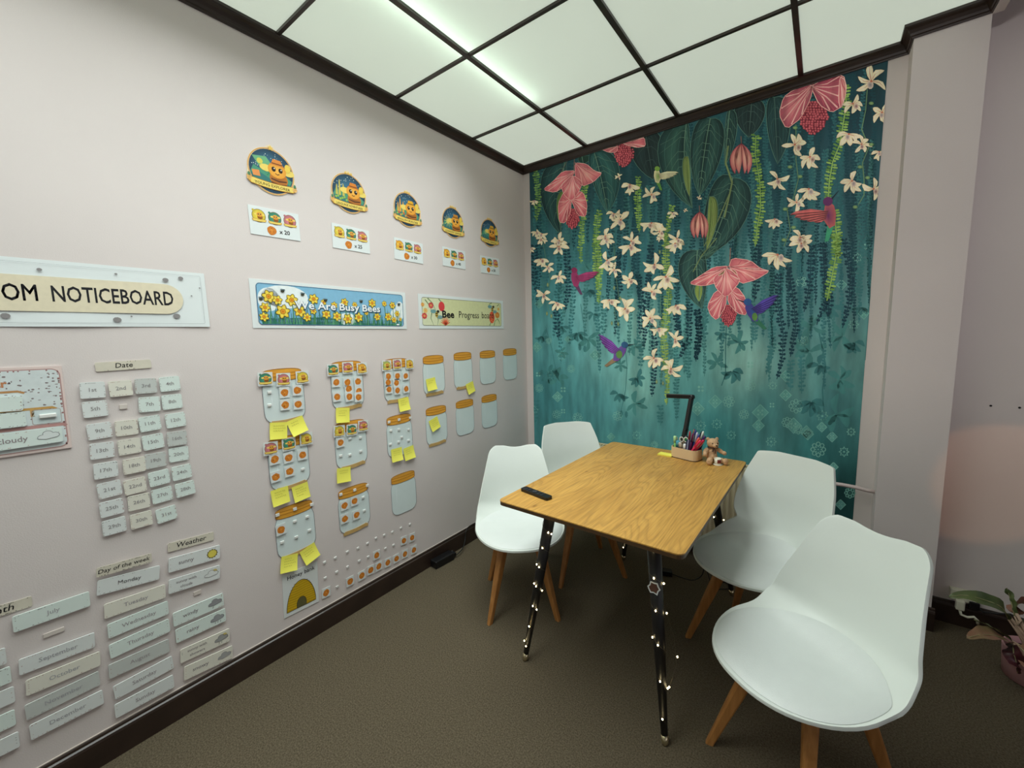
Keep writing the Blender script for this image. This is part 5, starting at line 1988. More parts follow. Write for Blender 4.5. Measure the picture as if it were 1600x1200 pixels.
make_chair('shell_chair', TULIP, 'white shell chair nearest the camera, in front of the pillar', 1.914, -1.26, -126.6, 0)
make_chair('shell_chair', TULIP, 'white shell chair against the papered left wall, left of the table front corner', .663, -1.043, -50.3, 0)
make_chair('shell_chair', dict(NOTCH, wseat=.232), 'white notched-waist chair in the far left corner behind the table', .789, -.570, -41.2, 0)
make_chair('shell_chair', NOTCH, 'white notched-waist chair on the right side of the table beside the radiator', 1.726, -.746, -114.0, 0)

# ------------------------------------------------------------------ table
TX, TY, TW, TL, TH = 1.243, -.905, .742, 1.125, .75


def oak_material():
    M_ = bpy.data.materials.new('oak_veneer')
    M_.use_nodes = True
    nt = M_.node_tree
    b = nt.nodes['Principled BSDF']
    b.inputs['Roughness'].default_value = .42
    tc = nt.nodes.new('ShaderNodeTexCoord')
    mp = nt.nodes.new('ShaderNodeMapping')
    mp.inputs['Scale'].default_value = (5.2, .62, 1)
    mp.inputs['Location'].default_value = (.4, .1, .3)
    nt.links.new(tc.outputs['Object'], mp.inputs[0])
    n1 = nt.nodes.new('ShaderNodeTexNoise')
    n1.inputs['Scale'].default_value = 1.5
    n1.inputs['Detail'].default_value = 1.5
    n1.inputs['Distortion'].default_value = .35
    nt.links.new(mp.outputs[0], n1.inputs['Vector'])
    mu = nt.nodes.new('ShaderNodeMath')
    mu.operation = 'MULTIPLY'
    mu.inputs[1].default_value = 26
    nt.links.new(n1.outputs['Fac'], mu.inputs[0])
    fr = nt.nodes.new('ShaderNodeMath')
    fr.operation = 'FRACT'
    nt.links.new(mu.outputs[0], fr.inputs[0])
    r1 = nt.nodes.new('ShaderNodeValToRGB')
    r1.color_ramp.elements[0].color = (*lin((186, 141, 70)), 1)
    r1.color_ramp.elements[0].position = 0
    r1.color_ramp.elements[1].color = (*lin((208, 160, 80)), 1)
    r1.color_ramp.elements[1].position = .45
    e = r1.color_ramp.elements.new(.92)
    e.color = (*lin((203, 154, 76)), 1)
    e = r1.color_ramp.elements.new(1.0)
    e.color = (*lin((186, 140, 70)), 1)
    nt.links.new(fr.outputs[0], r1.inputs[0])
    # fine pores along the grain
    m2 = nt.nodes.new('ShaderNodeMapping')
    m2.inputs['Scale'].default_value = (150, 7, 1)
    nt.links.new(tc.outputs['Object'], m2.inputs[0])
    n2 = nt.nodes.new('ShaderNodeTexNoise')
    n2.inputs['Scale'].default_value = 1
    n2.inputs['Detail'].default_value = 4
    nt.links.new(m2.outputs[0], n2.inputs['Vector'])
    r2 = nt.nodes.new('ShaderNodeValToRGB')
    r2.color_ramp.elements[0].color = (.62, .58, .52, 1)
    r2.color_ramp.elements[0].position = .33
    r2.color_ramp.elements[1].color = (1, 1, 1, 1)
    r2.color_ramp.elements[1].position = .55
    nt.links.new(n2.outputs['Fac'], r2.inputs[0])
    # broad warm/cool figure and a few knots
    n3 = nt.nodes.new('ShaderNodeTexNoise')
    m3 = nt.nodes.new('ShaderNodeMapping')
    m3.inputs['Scale'].default_value = (7, 1.4, 1)
    nt.links.new(tc.outputs['Object'], m3.inputs[0])
    nt.links.new(m3.outputs[0], n3.inputs['Vector'])
    n3.inputs['Scale'].default_value = 1.3
    n3.inputs['Detail'].default_value = 3
    r3 = nt.nodes.new('ShaderNodeValToRGB')
    r3.color_ramp.elements[0].color = (.80, .76, .70, 1)
    r3.color_ramp.elements[0].position = .3
    r3.color_ramp.elements[1].color = (1.0, 1.0, 1.0, 1)
    r3.color_ramp.elements[1].position = .62
    nt.links.new(n3.outputs['Fac'], r3.inputs[0])
    vo = nt.nodes.new('ShaderNodeTexVoronoi')
    m4 = nt.nodes.new('ShaderNodeMapping')
    m4.inputs['Scale'].default_value = (5.5, 2.6, 1)
    nt.links.new(tc.outputs['Object'], m4.inputs[0])
    nt.links.new(m4.outputs[0], vo.inputs['Vector'])
    vo.inputs['Scale'].default_value = 1.2
    r4 = nt.nodes.new('ShaderNodeValToRGB')
    r4.color_ramp.elements[0].color = (.5, .42, .34, 1)
    r4.color_ramp.elements[0].position = .015
    r4.color_ramp.elements[1].color = (1, 1, 1, 1)
    r4.color_ramp.elements[1].position = .07
    nt.links.new(vo.outputs['Distance'], r4.inputs[0])
    last = r1.outputs[0]
    for r_, f_ in ((r2, .6), (r3, 1.0), (r4, .8)):
        mx = nt.nodes.new('ShaderNodeMix')
        mx.data_type = 'RGBA'
        mx.blend_type = 'MULTIPLY'
        mx.inputs['Factor'].default_value = f_
        nt.links.new(last, mx.inputs['A'])
        nt.links.new(r_.outputs[0], mx.inputs['B'])
        last = mx.outputs['Result']
    nt.links.new(last, b.inputs['Base Color'])
    bp = nt.nodes.new('ShaderNodeBump')
    bp.inputs['Strength'].default_value = .12
    bp.inputs['Distance'].default_value = .002
    nt.links.new(n2.outputs['Fac'], bp.inputs['Height'])
    nt.links.new(bp.outputs[0], b.inputs['Normal'])
    return M_


oak = oak_material()
black_steel = mat('black_powder_coated_steel', (13, 12, 13), .5)
edge_brown = mat('dark_table_edge', (74, 52, 30), .5, noise=.2, nscale=30)
table = empty('dining_table', (TX, TY, 0), (0, 0, R(-1.2)), label='rectangular oak veneered table on splayed black legs wound with tiny lights', cat='table')
bm = bmesh.new()
add_prism(bm, rounded(TW, TL, .026, 6), TH - .004, TH)
obj('table_top', bm, oak, table)
bm = bmesh.new()
add_prism(bm, rounded(TW - .001, TL - .001, .026, 6), TH - .018, TH - .004)
obj('edge_board', bm, edge_brown, table)
inv = Matrix.Rotation(R(1.2), 3, 'Z')


def tl(x, y, z):
    return inv @ Vector((x - TX, y - TY, z))


LEGS = [((1.03, -1.30, .728), (.926, -1.382, 0)), ((1.46, -1.32, .728), (1.5407, -1.4047, 0)), ((1.09, -.50, .728), (.968, -.357, 0)), ((1.47, -.48, .728), (1.586, -.366, 0))]
chrome = mat('brass_leg_tip', (196, 184, 150), .25, metal=.9)
for top, foot in LEGS:
    tp, ft = tl(*top), tl(*foot)
    d_ = (tp - ft)
    bm = bmesh.new()
    add_tube(bm, [ft + d_ * .045, ft + d_ * .5, tp], [.0115, .0205, .0250], 16)
    lg = obj('leg', bm, black_steel, table, True)
    bm = bmesh.new()
    add_tube(bm, [ft, ft + d_ * .012, ft + d_ * .046], [.0105, .0125, .0130], 14)
    obj('leg_tip', bm, chrome, lg, True)
    box('bracket', (tp.x, tp.y, TH - .021), (.075, .075, .006), black_steel, table, bev=.002)
for y_ in (-1.31, -.48):
    a, b = tl(1.03, y_, .715), tl(1.46, y_, .715)
    box('cross_rail', ((a.x + b.x) / 2, (a.y + b.y) / 2, .716), (.44, .030, .018), black_steel, table, bev=.002)
box('side_rail', (-.19, 0, .716), (.022, .80, .016), black_steel, table, bev=.002)
box('side_rail', (.19, 0, .716), (.022, .80, .016), black_steel, table, bev=.002)
# chipped sticker stuck round the front right leg
p_ = Vector((1.46, -1.32, .728)).lerp(Vector((1.5407, -1.4047, 0)), .255)
out = []
rq = random.Random(3)
for k in range(12):
    a = 2 * PI * k / 12
    rr_ = .019 * (1 if k % 2 else 1.28) + rq.uniform(-.002, .002)
    out.append((rr_ * 1.0 * math.cos(a), rr_ * math.sin(a)))
st = empty('torn_sticker', p_ + Vector((.0005, -.0262, 0)), (R(84), 0, R(3)), label='small torn brown sticker with a white edge on the front right table leg', cat='sticker')
sheet('white_edge', out, .0006, card_white, st)
sheet('brown_face', [(x * .76, y * .76) for x, y in out], .0010, mat('brown_sticker', (94, 62, 48), .6, noise=.2, nscale=40), st)

# --- string lights
wire_m = mat('fine_silver_wire', (120, 108, 88), .4, metal=.6)
bulb_m = mat('warm_lit_bulb', (255, 240, 200), .3, emit=(255, 232, 176), estr=26.0)
_bulb = None


def string_lights(label, pts, bulbs, loc):
    global _bulb
    root = empty('string_lights', loc, label=label, cat='string lights', group='string lights wound round the table legs')
    o_ = Vector(loc)
    bm = bmesh.new()
    add_tube(bm, [Vector(p) - o_ for p in pts], .0005, 4)
    obj('wire', bm, wire_m, root)
    if _bulb is None:
        bm = bmesh.new()
        bmesh.ops.create_uvsphere(bm, u_segments=8, v_segments=6, radius=.0026)
        bmesh.ops.scale(bm, vec=(1, 1, 1.25), verts=bm.verts[:])
        _bulb = bpy.data.meshes.new('bulb')
        bm.to_mesh(_bulb)
        bm.free()
        _bulb.materials.append(bulb_m)
    for p in bulbs:
        b = bpy.data.objects.new('bulb', _bulb)
        COL.objects.link(b)
        b.parent = root
        b.location = Vector(p) - o_


def leg_string(top, foot, turns, nb, seed, label, extra=()):
    rq = random.Random(seed)
    top, foot = Vector(top), Vector(foot)
    ax = (top - foot).normalized()
    u = ax.orthogonal().normalized()
    v = ax.cross(u)
    pts = []
    N = turns * 14
    ph = rq.uniform(0, 6)
    for k in range(N + 1):
        t = k / N
        tt = t ** 1.15
        r_ = .025 + (.0115 - .025) * tt ** 1.3 + .0022 + .0035 * max(0, math.sin(t * 31 + ph)) * (1 if k % 14 < 9 else .3)
        a = ph + 2 * PI * turns * t
        pts.append(top + (foot - top) * (.03 + .94 * tt) + (u * math.cos(a) + v * math.sin(a)) * r_)
    view = (CAM - (top + foot) / 2).normalized()
    bulbs = []
    step = N / nb
    for k in range(nb):
        i = int((k + .5) * step)
        # slide to the nearest stretch of wire that faces the room
        best = max(range(max(0, i - 6), min(N, i + 7)), key=lambda q: (pts[q] - (top + foot) / 2).dot(view) - (pts[q] - pts[i]).length * .2)
        c_ = top + (foot - top) * (.03 + .94 * (best / N) ** 1.15)
        bulbs.append(pts[best] + (pts[best] - c_).normalized() * .003)
    string_lights(label, pts, bulbs, foot)


leg_string(LEGS[0][0], LEGS[0][1], 8, 18, 4, 'tiny warm string lights wound round the front left table leg')
leg_string(LEGS[1][0], LEGS[1][1], 6, 10, 8, 'tiny warm string lights wound round the front right table leg, with a loose loop')
leg_string(LEGS[2][0], LEGS[2][1], 8, 9, 12, 'tiny warm string lights wound round the back left table leg')
leg_string(LEGS[3][0], LEGS[3][1], 8, 11, 16, 'tiny warm string lights wound round the back right table leg beside the radiator')
# the loose loop hanging off the front right leg and the run under the front table edge
a = Vector((1.485, -1.335, .50))
lp = [a, a + Vector((.035, -.01, -.05)), a + Vector((.062, -.012, -.13)), a + Vector((.075, -.02, -.22)), a + Vector((.055, -.03, -.31)), Vector((1.535, -1.385, .13))]
string_lights('loose loop of string lights hanging off the right side of the front right leg', lp, [lp[1], lp[3] + Vector((.002, 0, .03)), lp[4]], a)
run = [Vector((1.03 + (.43) * k / 16, -1.335 - .02 * math.sin(k), .704 - .010 * abs(math.sin(k * 1.3)))) for k in range(17)]
string_lights('string lights running under the front edge of the table top between the legs', run, [run[1], run[2], run[3] + Vector((0, 0, -.004)), run[8], run[11] + Vector((0, 0, -.006))], run[0])

# ------------------------------------------------------------------ things on the table
plastic_black = mat('black_plastic', (16, 16, 18), .35)
# remote control
q = [on_height(x, y, TH) for x, y in ((815, 768), (858, 783), (863, 778), (822, 764))]
rx, ry = .962, -1.322
rem = empty('remote_control', (rx, ry, TH), (0, 0, R(-11)), label='slim black remote control lying at the left front corner of the table', cat='remote')
bm = bmesh.new()
add_prism(bm, rounded(.160, .036, .008, 4), 0, .0125)
for f_ in bm.faces:
    pass
obj('body', bm, plastic_black, rem)
for k in range(12):
    bm = bmesh.new()
    col_, row_ = k % 3, k // 3
    add_lathe(bm, [(.0036, 0), (.0036, .0012), (.0, .0015)], 10)
    b = obj('button', bm, mat('dark_grey_rubber', (44, 46, 52), .6), rem)
    b.location = (-.055 + row_ * .018 + (.04 if row_ > 1 else 0), -.010 + col_ * .010, .0125)
bm = bmesh.new()
add_lathe(bm, [(.0105, 0), (.0105, .0014), (.006, .0014), (.0055, .0006), (.0, .0006)], 18)
b = obj('navigation_ring', bm, mat('dark_grey_rubber'), rem)
b.location = (-.008, 0, .0125)

# sticky note pad
npd = empty('note_pad', (1.245, -.452, TH), (0, 0, R(-4)), label='small yellow sticky note pad on the table left of the pen tray', cat='note pad')
for k in range(3):
    bm = bmesh.new()
    add_box(bm, (.0006 * k, -.0004 * k, .0012 + k * .0024), (.076, .050, .0024))
    obj('paper_sheets', bm, sticky_yellow, npd)

# pen tray
beige = mat('beige_plastic', (216, 188, 148), .5)
tray_c = Vector((1.352, -.445, TH))
TRZ = R(-16)
tray = empty('pen_tray', tray_c, (0, 0, TRZ), label='beige rounded desk tray full of pens on the table before the mural', cat='tray')
TWd, TDp, THt = .150, .088, .058
bm = bmesh.new()
outer = rounded(TWd, TDp, .028, 6)
inner = rounded(TWd - .008, TDp - .008, .024, 6)
n = len(outer)
o0 = [bm.verts.new((x, y, .002)) for x, y in outer]
o1 = [bm.verts.new((x, y, THt)) for x, y in outer]
i1 = [bm.verts.new((x, y, THt)) for x, y in inner]
i0 = [bm.verts.new((x, y, .006)) for x, y in inner]
for k in range(n):
    kk = (k + 1) % n
    bm.faces.new((o0[k], o0[kk], o1[kk], o1[k]))
    bm.faces.new((o1[k], o1[kk], i1[kk], i1[k]))
    bm.faces.new((i1[k], i1[kk], i0[kk], i0[k]))
bm.faces.new(o0[::-1])
bm.faces.new(i0)
obj('tray_body', bm, beige, tray)
bm = bmesh.new()
add_prism(bm, rounded(TWd + .003, TDp + .003, .029, 6), 0, .004)
obj('base_rim', bm, mat('dark_brown_plastic', (70, 46, 34), .5), tray)
rotT = Matrix.Rotation(TRZ, 3, 'Z')


def pen(name, u, v, lean, az, length, rad, colour, label, cap=None, tip=None, clip=True, z0=.008):
    """a pen standing in the tray: (u, v) foot in tray coordinates"""
    base = tray_c + rotT @ Vector((u, v, z0))
    rot = Matrix.Rotation(R(az), 4, 'Z') @ Matrix.Rotation(R(lean), 4, 'Y')
    o = empty(name, base, label=label, cat=name.split('_')[-1], group='pens and tools in the beige tray')
    o.rotation_euler = rot.to_euler()
    cm_ = mat(f'pen_colour_{colour[0]}_{colour[1]}_{colour[2]}', colour, .35)
    bm = bmesh.new()
    add_lathe(bm, [(rad * .6, 0), (rad, length * .04), (rad, length * .62), (rad * .95, length * .63)], 10)
    obj('barrel', bm, cm_, o, True)
    bm = bmesh.new()
    add_lathe(bm, [(rad * 1.08, length * .62), (rad * 1.12, length * .93), (rad * .8, length * .985), (0, length)], 10)
    obj('cap', bm, mat(f'pen_colour_{(cap or colour)[0]}_{(cap or colour)[1]}_{(cap or colour)[2]}', cap or colour, .35), o, True)
    if clip:
        bm = bmesh.new()
        add_box(bm, (rad * 1.3, 0, length * .80), (rad * .3, rad * .5, length * .26))
        obj('clip', bm, mat('pen_clip_grey', (190, 192, 196), .3, metal=.5), o)
    return o


pen('highlighter_pen', -.058, -.006, -4, 0, .104, .0085, (150, 214, 120), 'pale green highlighter at the left end of the tray', cap=(176, 220, 160))
pen('glue_stick', -.042, -.018, 3, 0, .084, .0125, (28, 60, 70), 'dark glue stick with a teal cap near the left of the tray', cap=(70, 150, 172), clip=False)
pen('marker_pen', -.026, .022, 5, 30, .108, .0085, (24, 26, 34), 'black marker with a dark cap behind the glue stick')
pen('marker_pen', -.010, -.022, 10, 200, .082, .0072, (96, 34, 36), 'short dark red marker with a pale grey end', cap=(206, 196, 180))
pen('marker_pen', .004, -.028, 2, 0, .076, .0090, (230, 232, 232), 'stubby white marker at the front of the tray', cap=(236, 238, 240), clip=False)
pen('marker_pen', -.004, .020, 6, 160, .100, .0070, (40, 140, 66), 'green felt pen behind the white marker')
pen('pencil', .004, .028, 7, 20, .150, .0042, (92, 46, 90), 'purple pencil at the back of the tray', clip=False)
pen('ball_pen', .014, .020, 8, 10, .148, .0050, (40, 44, 108), 'navy blue pen left of the centre at the back', cap=(60, 70, 140))
pen('ball_pen', .024, .006, 11, 5, .142, .0050, (36, 50, 116), 'blue pen with a pale clip in the middle of the tray', cap=(204, 208, 224))
pen('ball_pen', .030, .024, 14, 15, .146, .0050, (24, 26, 44), 'black blue pen leaning right at the back')
pen('felt_pen', .020, -.014, 24, -8, .130, .0058, (228, 96, 78), 'coral red felt pen leaning right')
pen('felt_pen', .014, -.030, 34, -6, .132, .0058, (226, 44, 92), 'bright pink felt pen, front one, leaning far right')
pen('felt_pen', .028, -.020, 32, 4, .128, .0058, (206, 38, 80), 'deep pink felt pen behind the front pink one')
pen('ball_pen', .036, .016, 16, 24, .150, .0050, (60, 60, 66), 'grey pen with a white top at the right back', cap=(224, 232, 220))
pen('felt_pen', .040, .002, 22, 10, .136, .0055, (66, 40, 104), 'violet felt pen near the right end')
pen('felt_pen', .046, .022, 20, 40, .124, .0055, (44, 30, 62), 'very dark purple felt pen at the right end of the tray')
pen('pencil', .018, .030, 2, 60, .146, .0040, (150, 120, 90), 'thin wooden pencil at the very back of the tray', clip=False)
pen('ball_pen', .000, .010, 4, 10, .140, .0048, (30, 34, 60), 'dark blue pen behind the scissors', cap=(170, 60, 70))
pen('felt_pen', .008, .012, 8, 350, .132, .0052, (120, 40, 90), 'plum felt pen just right of the scissors')
pen('ball_pen', .030, -.006, 15, 2, .138, .0046, (190, 196, 214), 'pale grey blue pen in the middle of the bunch', cap=(60, 76, 160))
# scissors: ring handles up
sc = empty('scissors', tray_c + rotT @ Vector((-.012, .004, .010)), (R(14), R(-2), TRZ + R(20)), label='scissors with pale ring handles sticking out of the tray', cat='scissors')
for sx in (-1, 1):
    bm = bmesh.new()
    add_tube(bm, [(sx * .011 + .0095 * math.cos(a * PI / 8), 0, .096 + .0135 * math.sin(a * PI / 8)) for a in range(17)], .0028, 8, cap=False)
    obj('handle', bm, mat('pale_grey_plastic', (218, 220, 216), .4), sc, True)
    bm = bmesh.new()
    add_prism(bm, [(-.004, 0), (.004, 0), (.003, .082), (-.003, .082)], -.0008, .0008)
    bmesh.ops.rotate(bm, matrix=Matrix.Rotation(R(90), 3, 'X'), verts=bm.verts[:])
    bmesh.ops.translate(bm, vec=(sx * .004, sx * .001, 0), verts=bm.verts[:])
    obj('blade', bm, mat('steel', (170, 172, 176), .25, metal=.9), sc)
# clear box with a white and red foot standing in the tray
eb = empty('lead_refill_box', tray_c + rotT @ Vector((.018, -.033, .012)), (R(6), R(9), TRZ), label='slim clear refill box with a white and dark red foot at the tray front', cat='refill box')
bm = bmesh.new()
add_box(bm, (0, 0, .020), (.022, .008, .034), bev=.001)
obj('red_sleeve', bm, mat('dark_red_print', (122, 44, 36), .5), eb)
bm = bmesh.new()
add_box(bm, (0, 0, .041), (.022, .008, .008), bev=.001)
obj('white_band', bm, card_white, eb)
for k in (-1, 0, 1):
    bm = bmesh.new()
    add_box(bm, (k * .0075, 0, .074), (.0052, .006, .058), bev=.0008)
    obj('lead_stack', bm, mat('navy_leads', (26, 34, 84), .4) if k else mat('pale_blue_leads', (150, 166, 206), .4), eb)

# folding desk lamp
lamp = empty('desk_lamp', (1.335, -.345, TH), (0, 0, R(-14)), label='black folding desk lamp with a flat arm, standing behind the pen tray', cat='lamp')
dark_grey = mat('dark_grey_aluminium', (46, 49, 54), .4, metal=.3)
bm = bmesh.new()
add_prism(bm, rounded(.085, .060, .010, 4), 0, .016)
obj('base', bm, plastic_black, lamp)


def slat(name, a, b, w, th, m_, parent):
    a, b = Vector(a), Vector(b)
    d_ = b - a
    bm = bmesh.new()
    add_box(bm, (0, 0, d_.length / 2), (w, th, d_.length), bev=.002)
    bmesh.ops.rotate(bm, matrix=d_.to_track_quat('Z', 'Y').to_matrix(), cent=(0, 0, 0), verts=bm.verts[:])
    bmesh.ops.translate(bm, vec=a, verts=bm.verts[:])
    return obj(name, bm, m_, parent)


slat('lower_stem', (-.040, .0, .014), (-.016, 0, .135), .032, .018, dark_grey, lamp)
slat('upper_stem', (-.017, 0, .13), (.012, .0, .318), .027, .018, dark_grey, lamp)
bm = bmesh.new()
add_tube(bm, [(-.016, -.012, .132), (-.016, .012, .132)], .011, 14)
obj('hinge', bm, plastic_black, lamp, True)
bm = bmesh.new()
add_tube(bm, [(.013, -.011, .318), (.013, .011, .318)], .014, 14)
obj('hinge', bm, plastic_black, lamp, True)
slat('lamp_arm', (.012, 0, .320), (-.118, -.03, .316), .024, .022, plastic_black, lamp)
slat('light_strip', (-.020, -.008, .3125), (-.112, -.0285, .3095), .012, .002, mat('unlit_diffuser', (150, 156, 158), .4), lamp)

# teddy bear with a small mug, one continuous body
fur = mat('beige_plush', (222, 182, 142), .95, spec=.1, noise=.12, nscale=60, bump=.8, bscale=240)
bear_o = Vector((1.472, -.428, TH))
BZ = R(32)
bear = empty('teddy_bear', bear_o, (0, 0, BZ), label='small beige plush teddy bear sitting on the table right of the pen tray', cat='teddy bear')


def blob_body():
    bm = bmesh.new()

    def ell(c, r, rot=None):
        g = bmesh.ops.create_icosphere(bm, subdivisions=3, radius=1)
        vs = g['verts']
        bmesh.ops.scale(bm, vec=r, verts=vs)
        if rot is not None:
            bmesh.ops.rotate(bm, matrix=rot, verts=vs)
        bmesh.ops.translate(bm, vec=c, verts=vs)
    RX, RY, RZ = (lambda a: Matrix.Rotation(R(a), 3, 'X')), (lambda a: Matrix.Rotation(R(a), 3, 'Y')), (lambda a: Matrix.Rotation(R(a), 3, 'Z'))
    ell((0, 0, .040), (.026, .023, .038))                     # torso; the bear faces local -Y
    ell((0, -.004, .024), (.028, .025, .024))
    ell((.002, -.006, .096), (.029, .027, .026))              # head
    ell((.006, -.031, .088), (.014, .014, .0115))             # muzzle
    for sx in (-1, 1):
        ell((sx * .023 + .002, .0, .117), (.0095, .006, .0095))   # ears
        ell((sx * .026, -.048, .0165), (.0145, .034, .0145), RZ(sx * 24))    # legs
        ell((sx * .040, -.078, .0190), (.0145, .010, .0180), RZ(sx * 24))   # feet
    ell((-.036, -.016, .056), (.012, .011, .022), RY(38) @ RX(-20))
    ell((-.044, -.030, .043), (.011, .012, .012))
    ell((.035, -.018, .058), (.011, .011, .022), RY(-50) @ RX(-30))
    ell((.050, -.034, .050), (.011, .012, .011))
    return bm


bo = obj('body', blob_body(), fur, bear, True)
rm = bo.modifiers.new('one_skin', 'REMESH')
rm.mode = 'VOXEL'
rm.voxel_size = .0022
rm.use_smooth_shade = True
sm_ = bo.modifiers.new('soft', 'SMOOTH')
sm_.iterations = 5
eye_m = mat('black_bead', (12, 10, 10), .15)
for sx in (-1, 1):
    bm = bmesh.new()
    bmesh.ops.create_uvsphere(bm, u_segments=10, v_segments=8, radius=.0030)
    e_ = obj('eye', bm, eye_m, bear, True)
    e_.location = (.004 + sx * .012, -.031, .100)
bm = bmesh.new()
bmesh.ops.create_uvsphere(bm, u_segments=10, v_segments=8, radius=.0042)
e_ = obj('nose', bm, eye_m, bear, True)
e_.location = (.007, -.045, .092)
e_.scale = (1.2, .8, .9)
bm = bmesh.new()
add_tube(bm, [(.001, -.042, .083), (.006, -.0455, .0805), (.011, -.042, .083)], .0008, 6)
obj('mouth', bm, mat('dark_brown_thread', (66, 40, 30), .8), bear)
rib = mat('dark_ribbon', (62, 40, 42), .6)
bm = bmesh.new()
add_tube(bm, [(.0215 * math.cos(a * PI / 12) + .001, .0205 * math.sin(a * PI / 12) - .004, .0735 - .002 * math.sin(a * PI / 12)) for a in range(25)], .0026, 6, cap=False)
obj('neck_ribbon', bm, rib, bear, True)
slat('ribbon_tail', (.004, -.0265, .073), (.008, -.0290, .046), .004, .0012, rib, bear)
slat('ribbon_tail', (.000, -.0265, .073), (-.006, -.0285, .054), .004, .0012, rib, bear)
mug_p = bear_o + Matrix.Rotation(BZ, 3, 'Z') @ Vector((.006, -.066, 0))
mug = empty('toy_mug', mug_p, (0, 0, BZ), label='tiny white mug with a dark red square, between the feet of the bear', cat='mug')
bm = bmesh.new()
add_lathe(bm, [(.0125, .0025), (.0150, .006), (.0165, .034), (.0150, .034), (.0138, .008), (0, .007)], 22)
obj('cup', bm, mat('cream_ceramic', (232, 226, 206), .3), mug, True)
bm = bmesh.new()
pts_o, pts_i = [], []
for k in range(6):
    a = R(-118 + k * 13)
    pts_o.append((.0170 * math.cos(a), .0170 * math.sin(a)))
    pts_i.append((.0158 * math.cos(a), .0158 * math.sin(a)))
add_prism(bm, pts_o + pts_i[::-1], .0105, .0285)
obj('red_square', bm, mat('dark_red_print'), mug)
bm = bmesh.new()
add_lathe(bm, [(.0, 0), (.022, .0), (.024, .002), (.016, .003), (0, .003)], 22)
obj('saucer', bm, mat('cream_ceramic'), mug, True)

# ------------------------------------------------------------------ radiator and pipe behind the table
rad_white = mat('cream_enamel_radiator', (206, 196, 164), .4)
RX0, RX1, RZ0, RZ1 = .62, 1.90, .12, .635
rad = empty('radiator', ((RX0 + RX1) / 2, -.02, 0), label='cream ribbed panel radiator under the mural behind the table', cat='radiator')
ox = -(RX0 + RX1) / 2
bm = bmesh.new()
n = 42
front, back = [], []
for k in range(n * 4 + 1):
    x = RX0 + (RX1 - RX0) * k / (n * 4)
    ph = (k % 4)
    y = -.080 if ph in (0, 1) else -.068
    front.append((x + ox, y))
pts = front + [(RX1 + ox, -.045), (RX0 + ox, -.045)]
add_prism(bm, pts, RZ0, RZ1 - .012)
obj('front_panel', bm, rad_white, rad)
box('back_panel', (0, -.010, (RZ0 + RZ1) / 2), (RX1 - RX0, .014, RZ1 - RZ0 - .02), rad_white, rad)
bm = bmesh.new()
for k in range(60):
    add_box(bm, (RX0 + ox + .03 + (RX1 - RX0 - .06) * k / 59, -.034, RZ1 - .004), (.006, .060, .005))
g_ = obj('top_grille', bm, rad_white, rad)
g_['kind'] = 'stuff'
for yy in (-.066, -.003):
    box('top_rail', (0, yy, RZ1 - .006), (RX1 - RX0, .010, .016), rad_white, rad, bev=.002)
for xx in (RX0 + .002, RX1 - .002):
    box('side_cover', (xx + ox, -.035, (RZ0 + RZ1) / 2), (.004, .070, RZ1 - RZ0 - .01), rad_white, rad)
for xx in (RX0 + .15, RX1 - .15):
    box('wall_bracket', (xx + ox, .008, RZ1 - .1), (.03, .024, .10), rad_white, rad)
pipe_m = mat('pink_painted_pipe', (204, 186, 184), .45, noise=.03, nscale=20)
va, vb = Vector((1.912, -.055, .612)), Vector((1.985, -.055, .614))
vl = empty('radiator_valve', (1.95, -.055, .61), label='yellowed brass radiator valve at the right end of the radiator', cat='valve')
bm = bmesh.new()
add_tube(bm, [(-.050, 0, -.003), (-.020, 0, -.003)], .013, 12)
add_tube(bm, [(-.022, 0, -.003), (.012, 0, -.001)], [.019, .017], 6)
obj('union_nut', bm, mat('aged_brass', (188, 176, 130), .4, metal=.4, noise=.15, nscale=60), vl)
bm = bmesh.new()
add_tube(bm, [(-.004, 0, -.004), (-.004, -.002, -.036)], [.014, .011], 12)
obj('lower_cap', bm, mat('aged_brass'), vl, True)
bm = bmesh.new()
add_tube(bm, [(.012, 0, .001), (.036, 0, .004)], [.015, .012], 8)
obj('painted_joint', bm, pipe_m, vl)
pp = empty('radiator_pipe', (1.98, -.055, .614), label='pink painted pipe running from the radiator valve into the pillar', cat='pipe')
bm = bmesh.new()
add_tube(bm, [(0, 0, 0), (.05, -.002, .002), (.10, -.003, .000), (.14, -.004, -.006), (.175, -.004, -.008)], .0095, 14)
obj('pipe', bm, pipe_m, pp, True)

# ------------------------------------------------------------------ cables and power bricks
cable_m = mat('black_cable', (14, 14, 15), .5)
pb = empty('power_adapter', (.047, -1.045, 0), (0, 0, R(-4)), label='black power brick lying on the carpet against the left baseboard', cat='power adapter')
bm = bmesh.new()
add_box(bm, (0, 0, .024), (.058, .150, .048), bev=.006)
obj('brick_body', bm, plastic_black, pb)
bm = bmesh.new()
add_box(bm, (0, .085, .024), (.040, .030, .026), bev=.004)
obj('plug_end', bm, plastic_black, pb)
bm = bmesh.new()
add_tube(bm, [(0, .078, .046), (.002, .082, .046)], .003, 8)
obj('status_light', bm, mat('grey_plastic_dot', (90, 92, 96), .4), pb)
cb_ = empty('power_cable', (.05, -.93, .02), label='black cable running from the brick up over the left baseboard behind the chair', cat='cable')
bm = bmesh.new()
w_ = [(.03, -.02, .004), (.012, .05, .006), (-.020, .11, .03), (-.030, .13, .075), (-.034, .155, .098), (-.036, .20, .102), (-.037, .30, .100), (-.037, .45, .099), (-.037, .62, .098)]
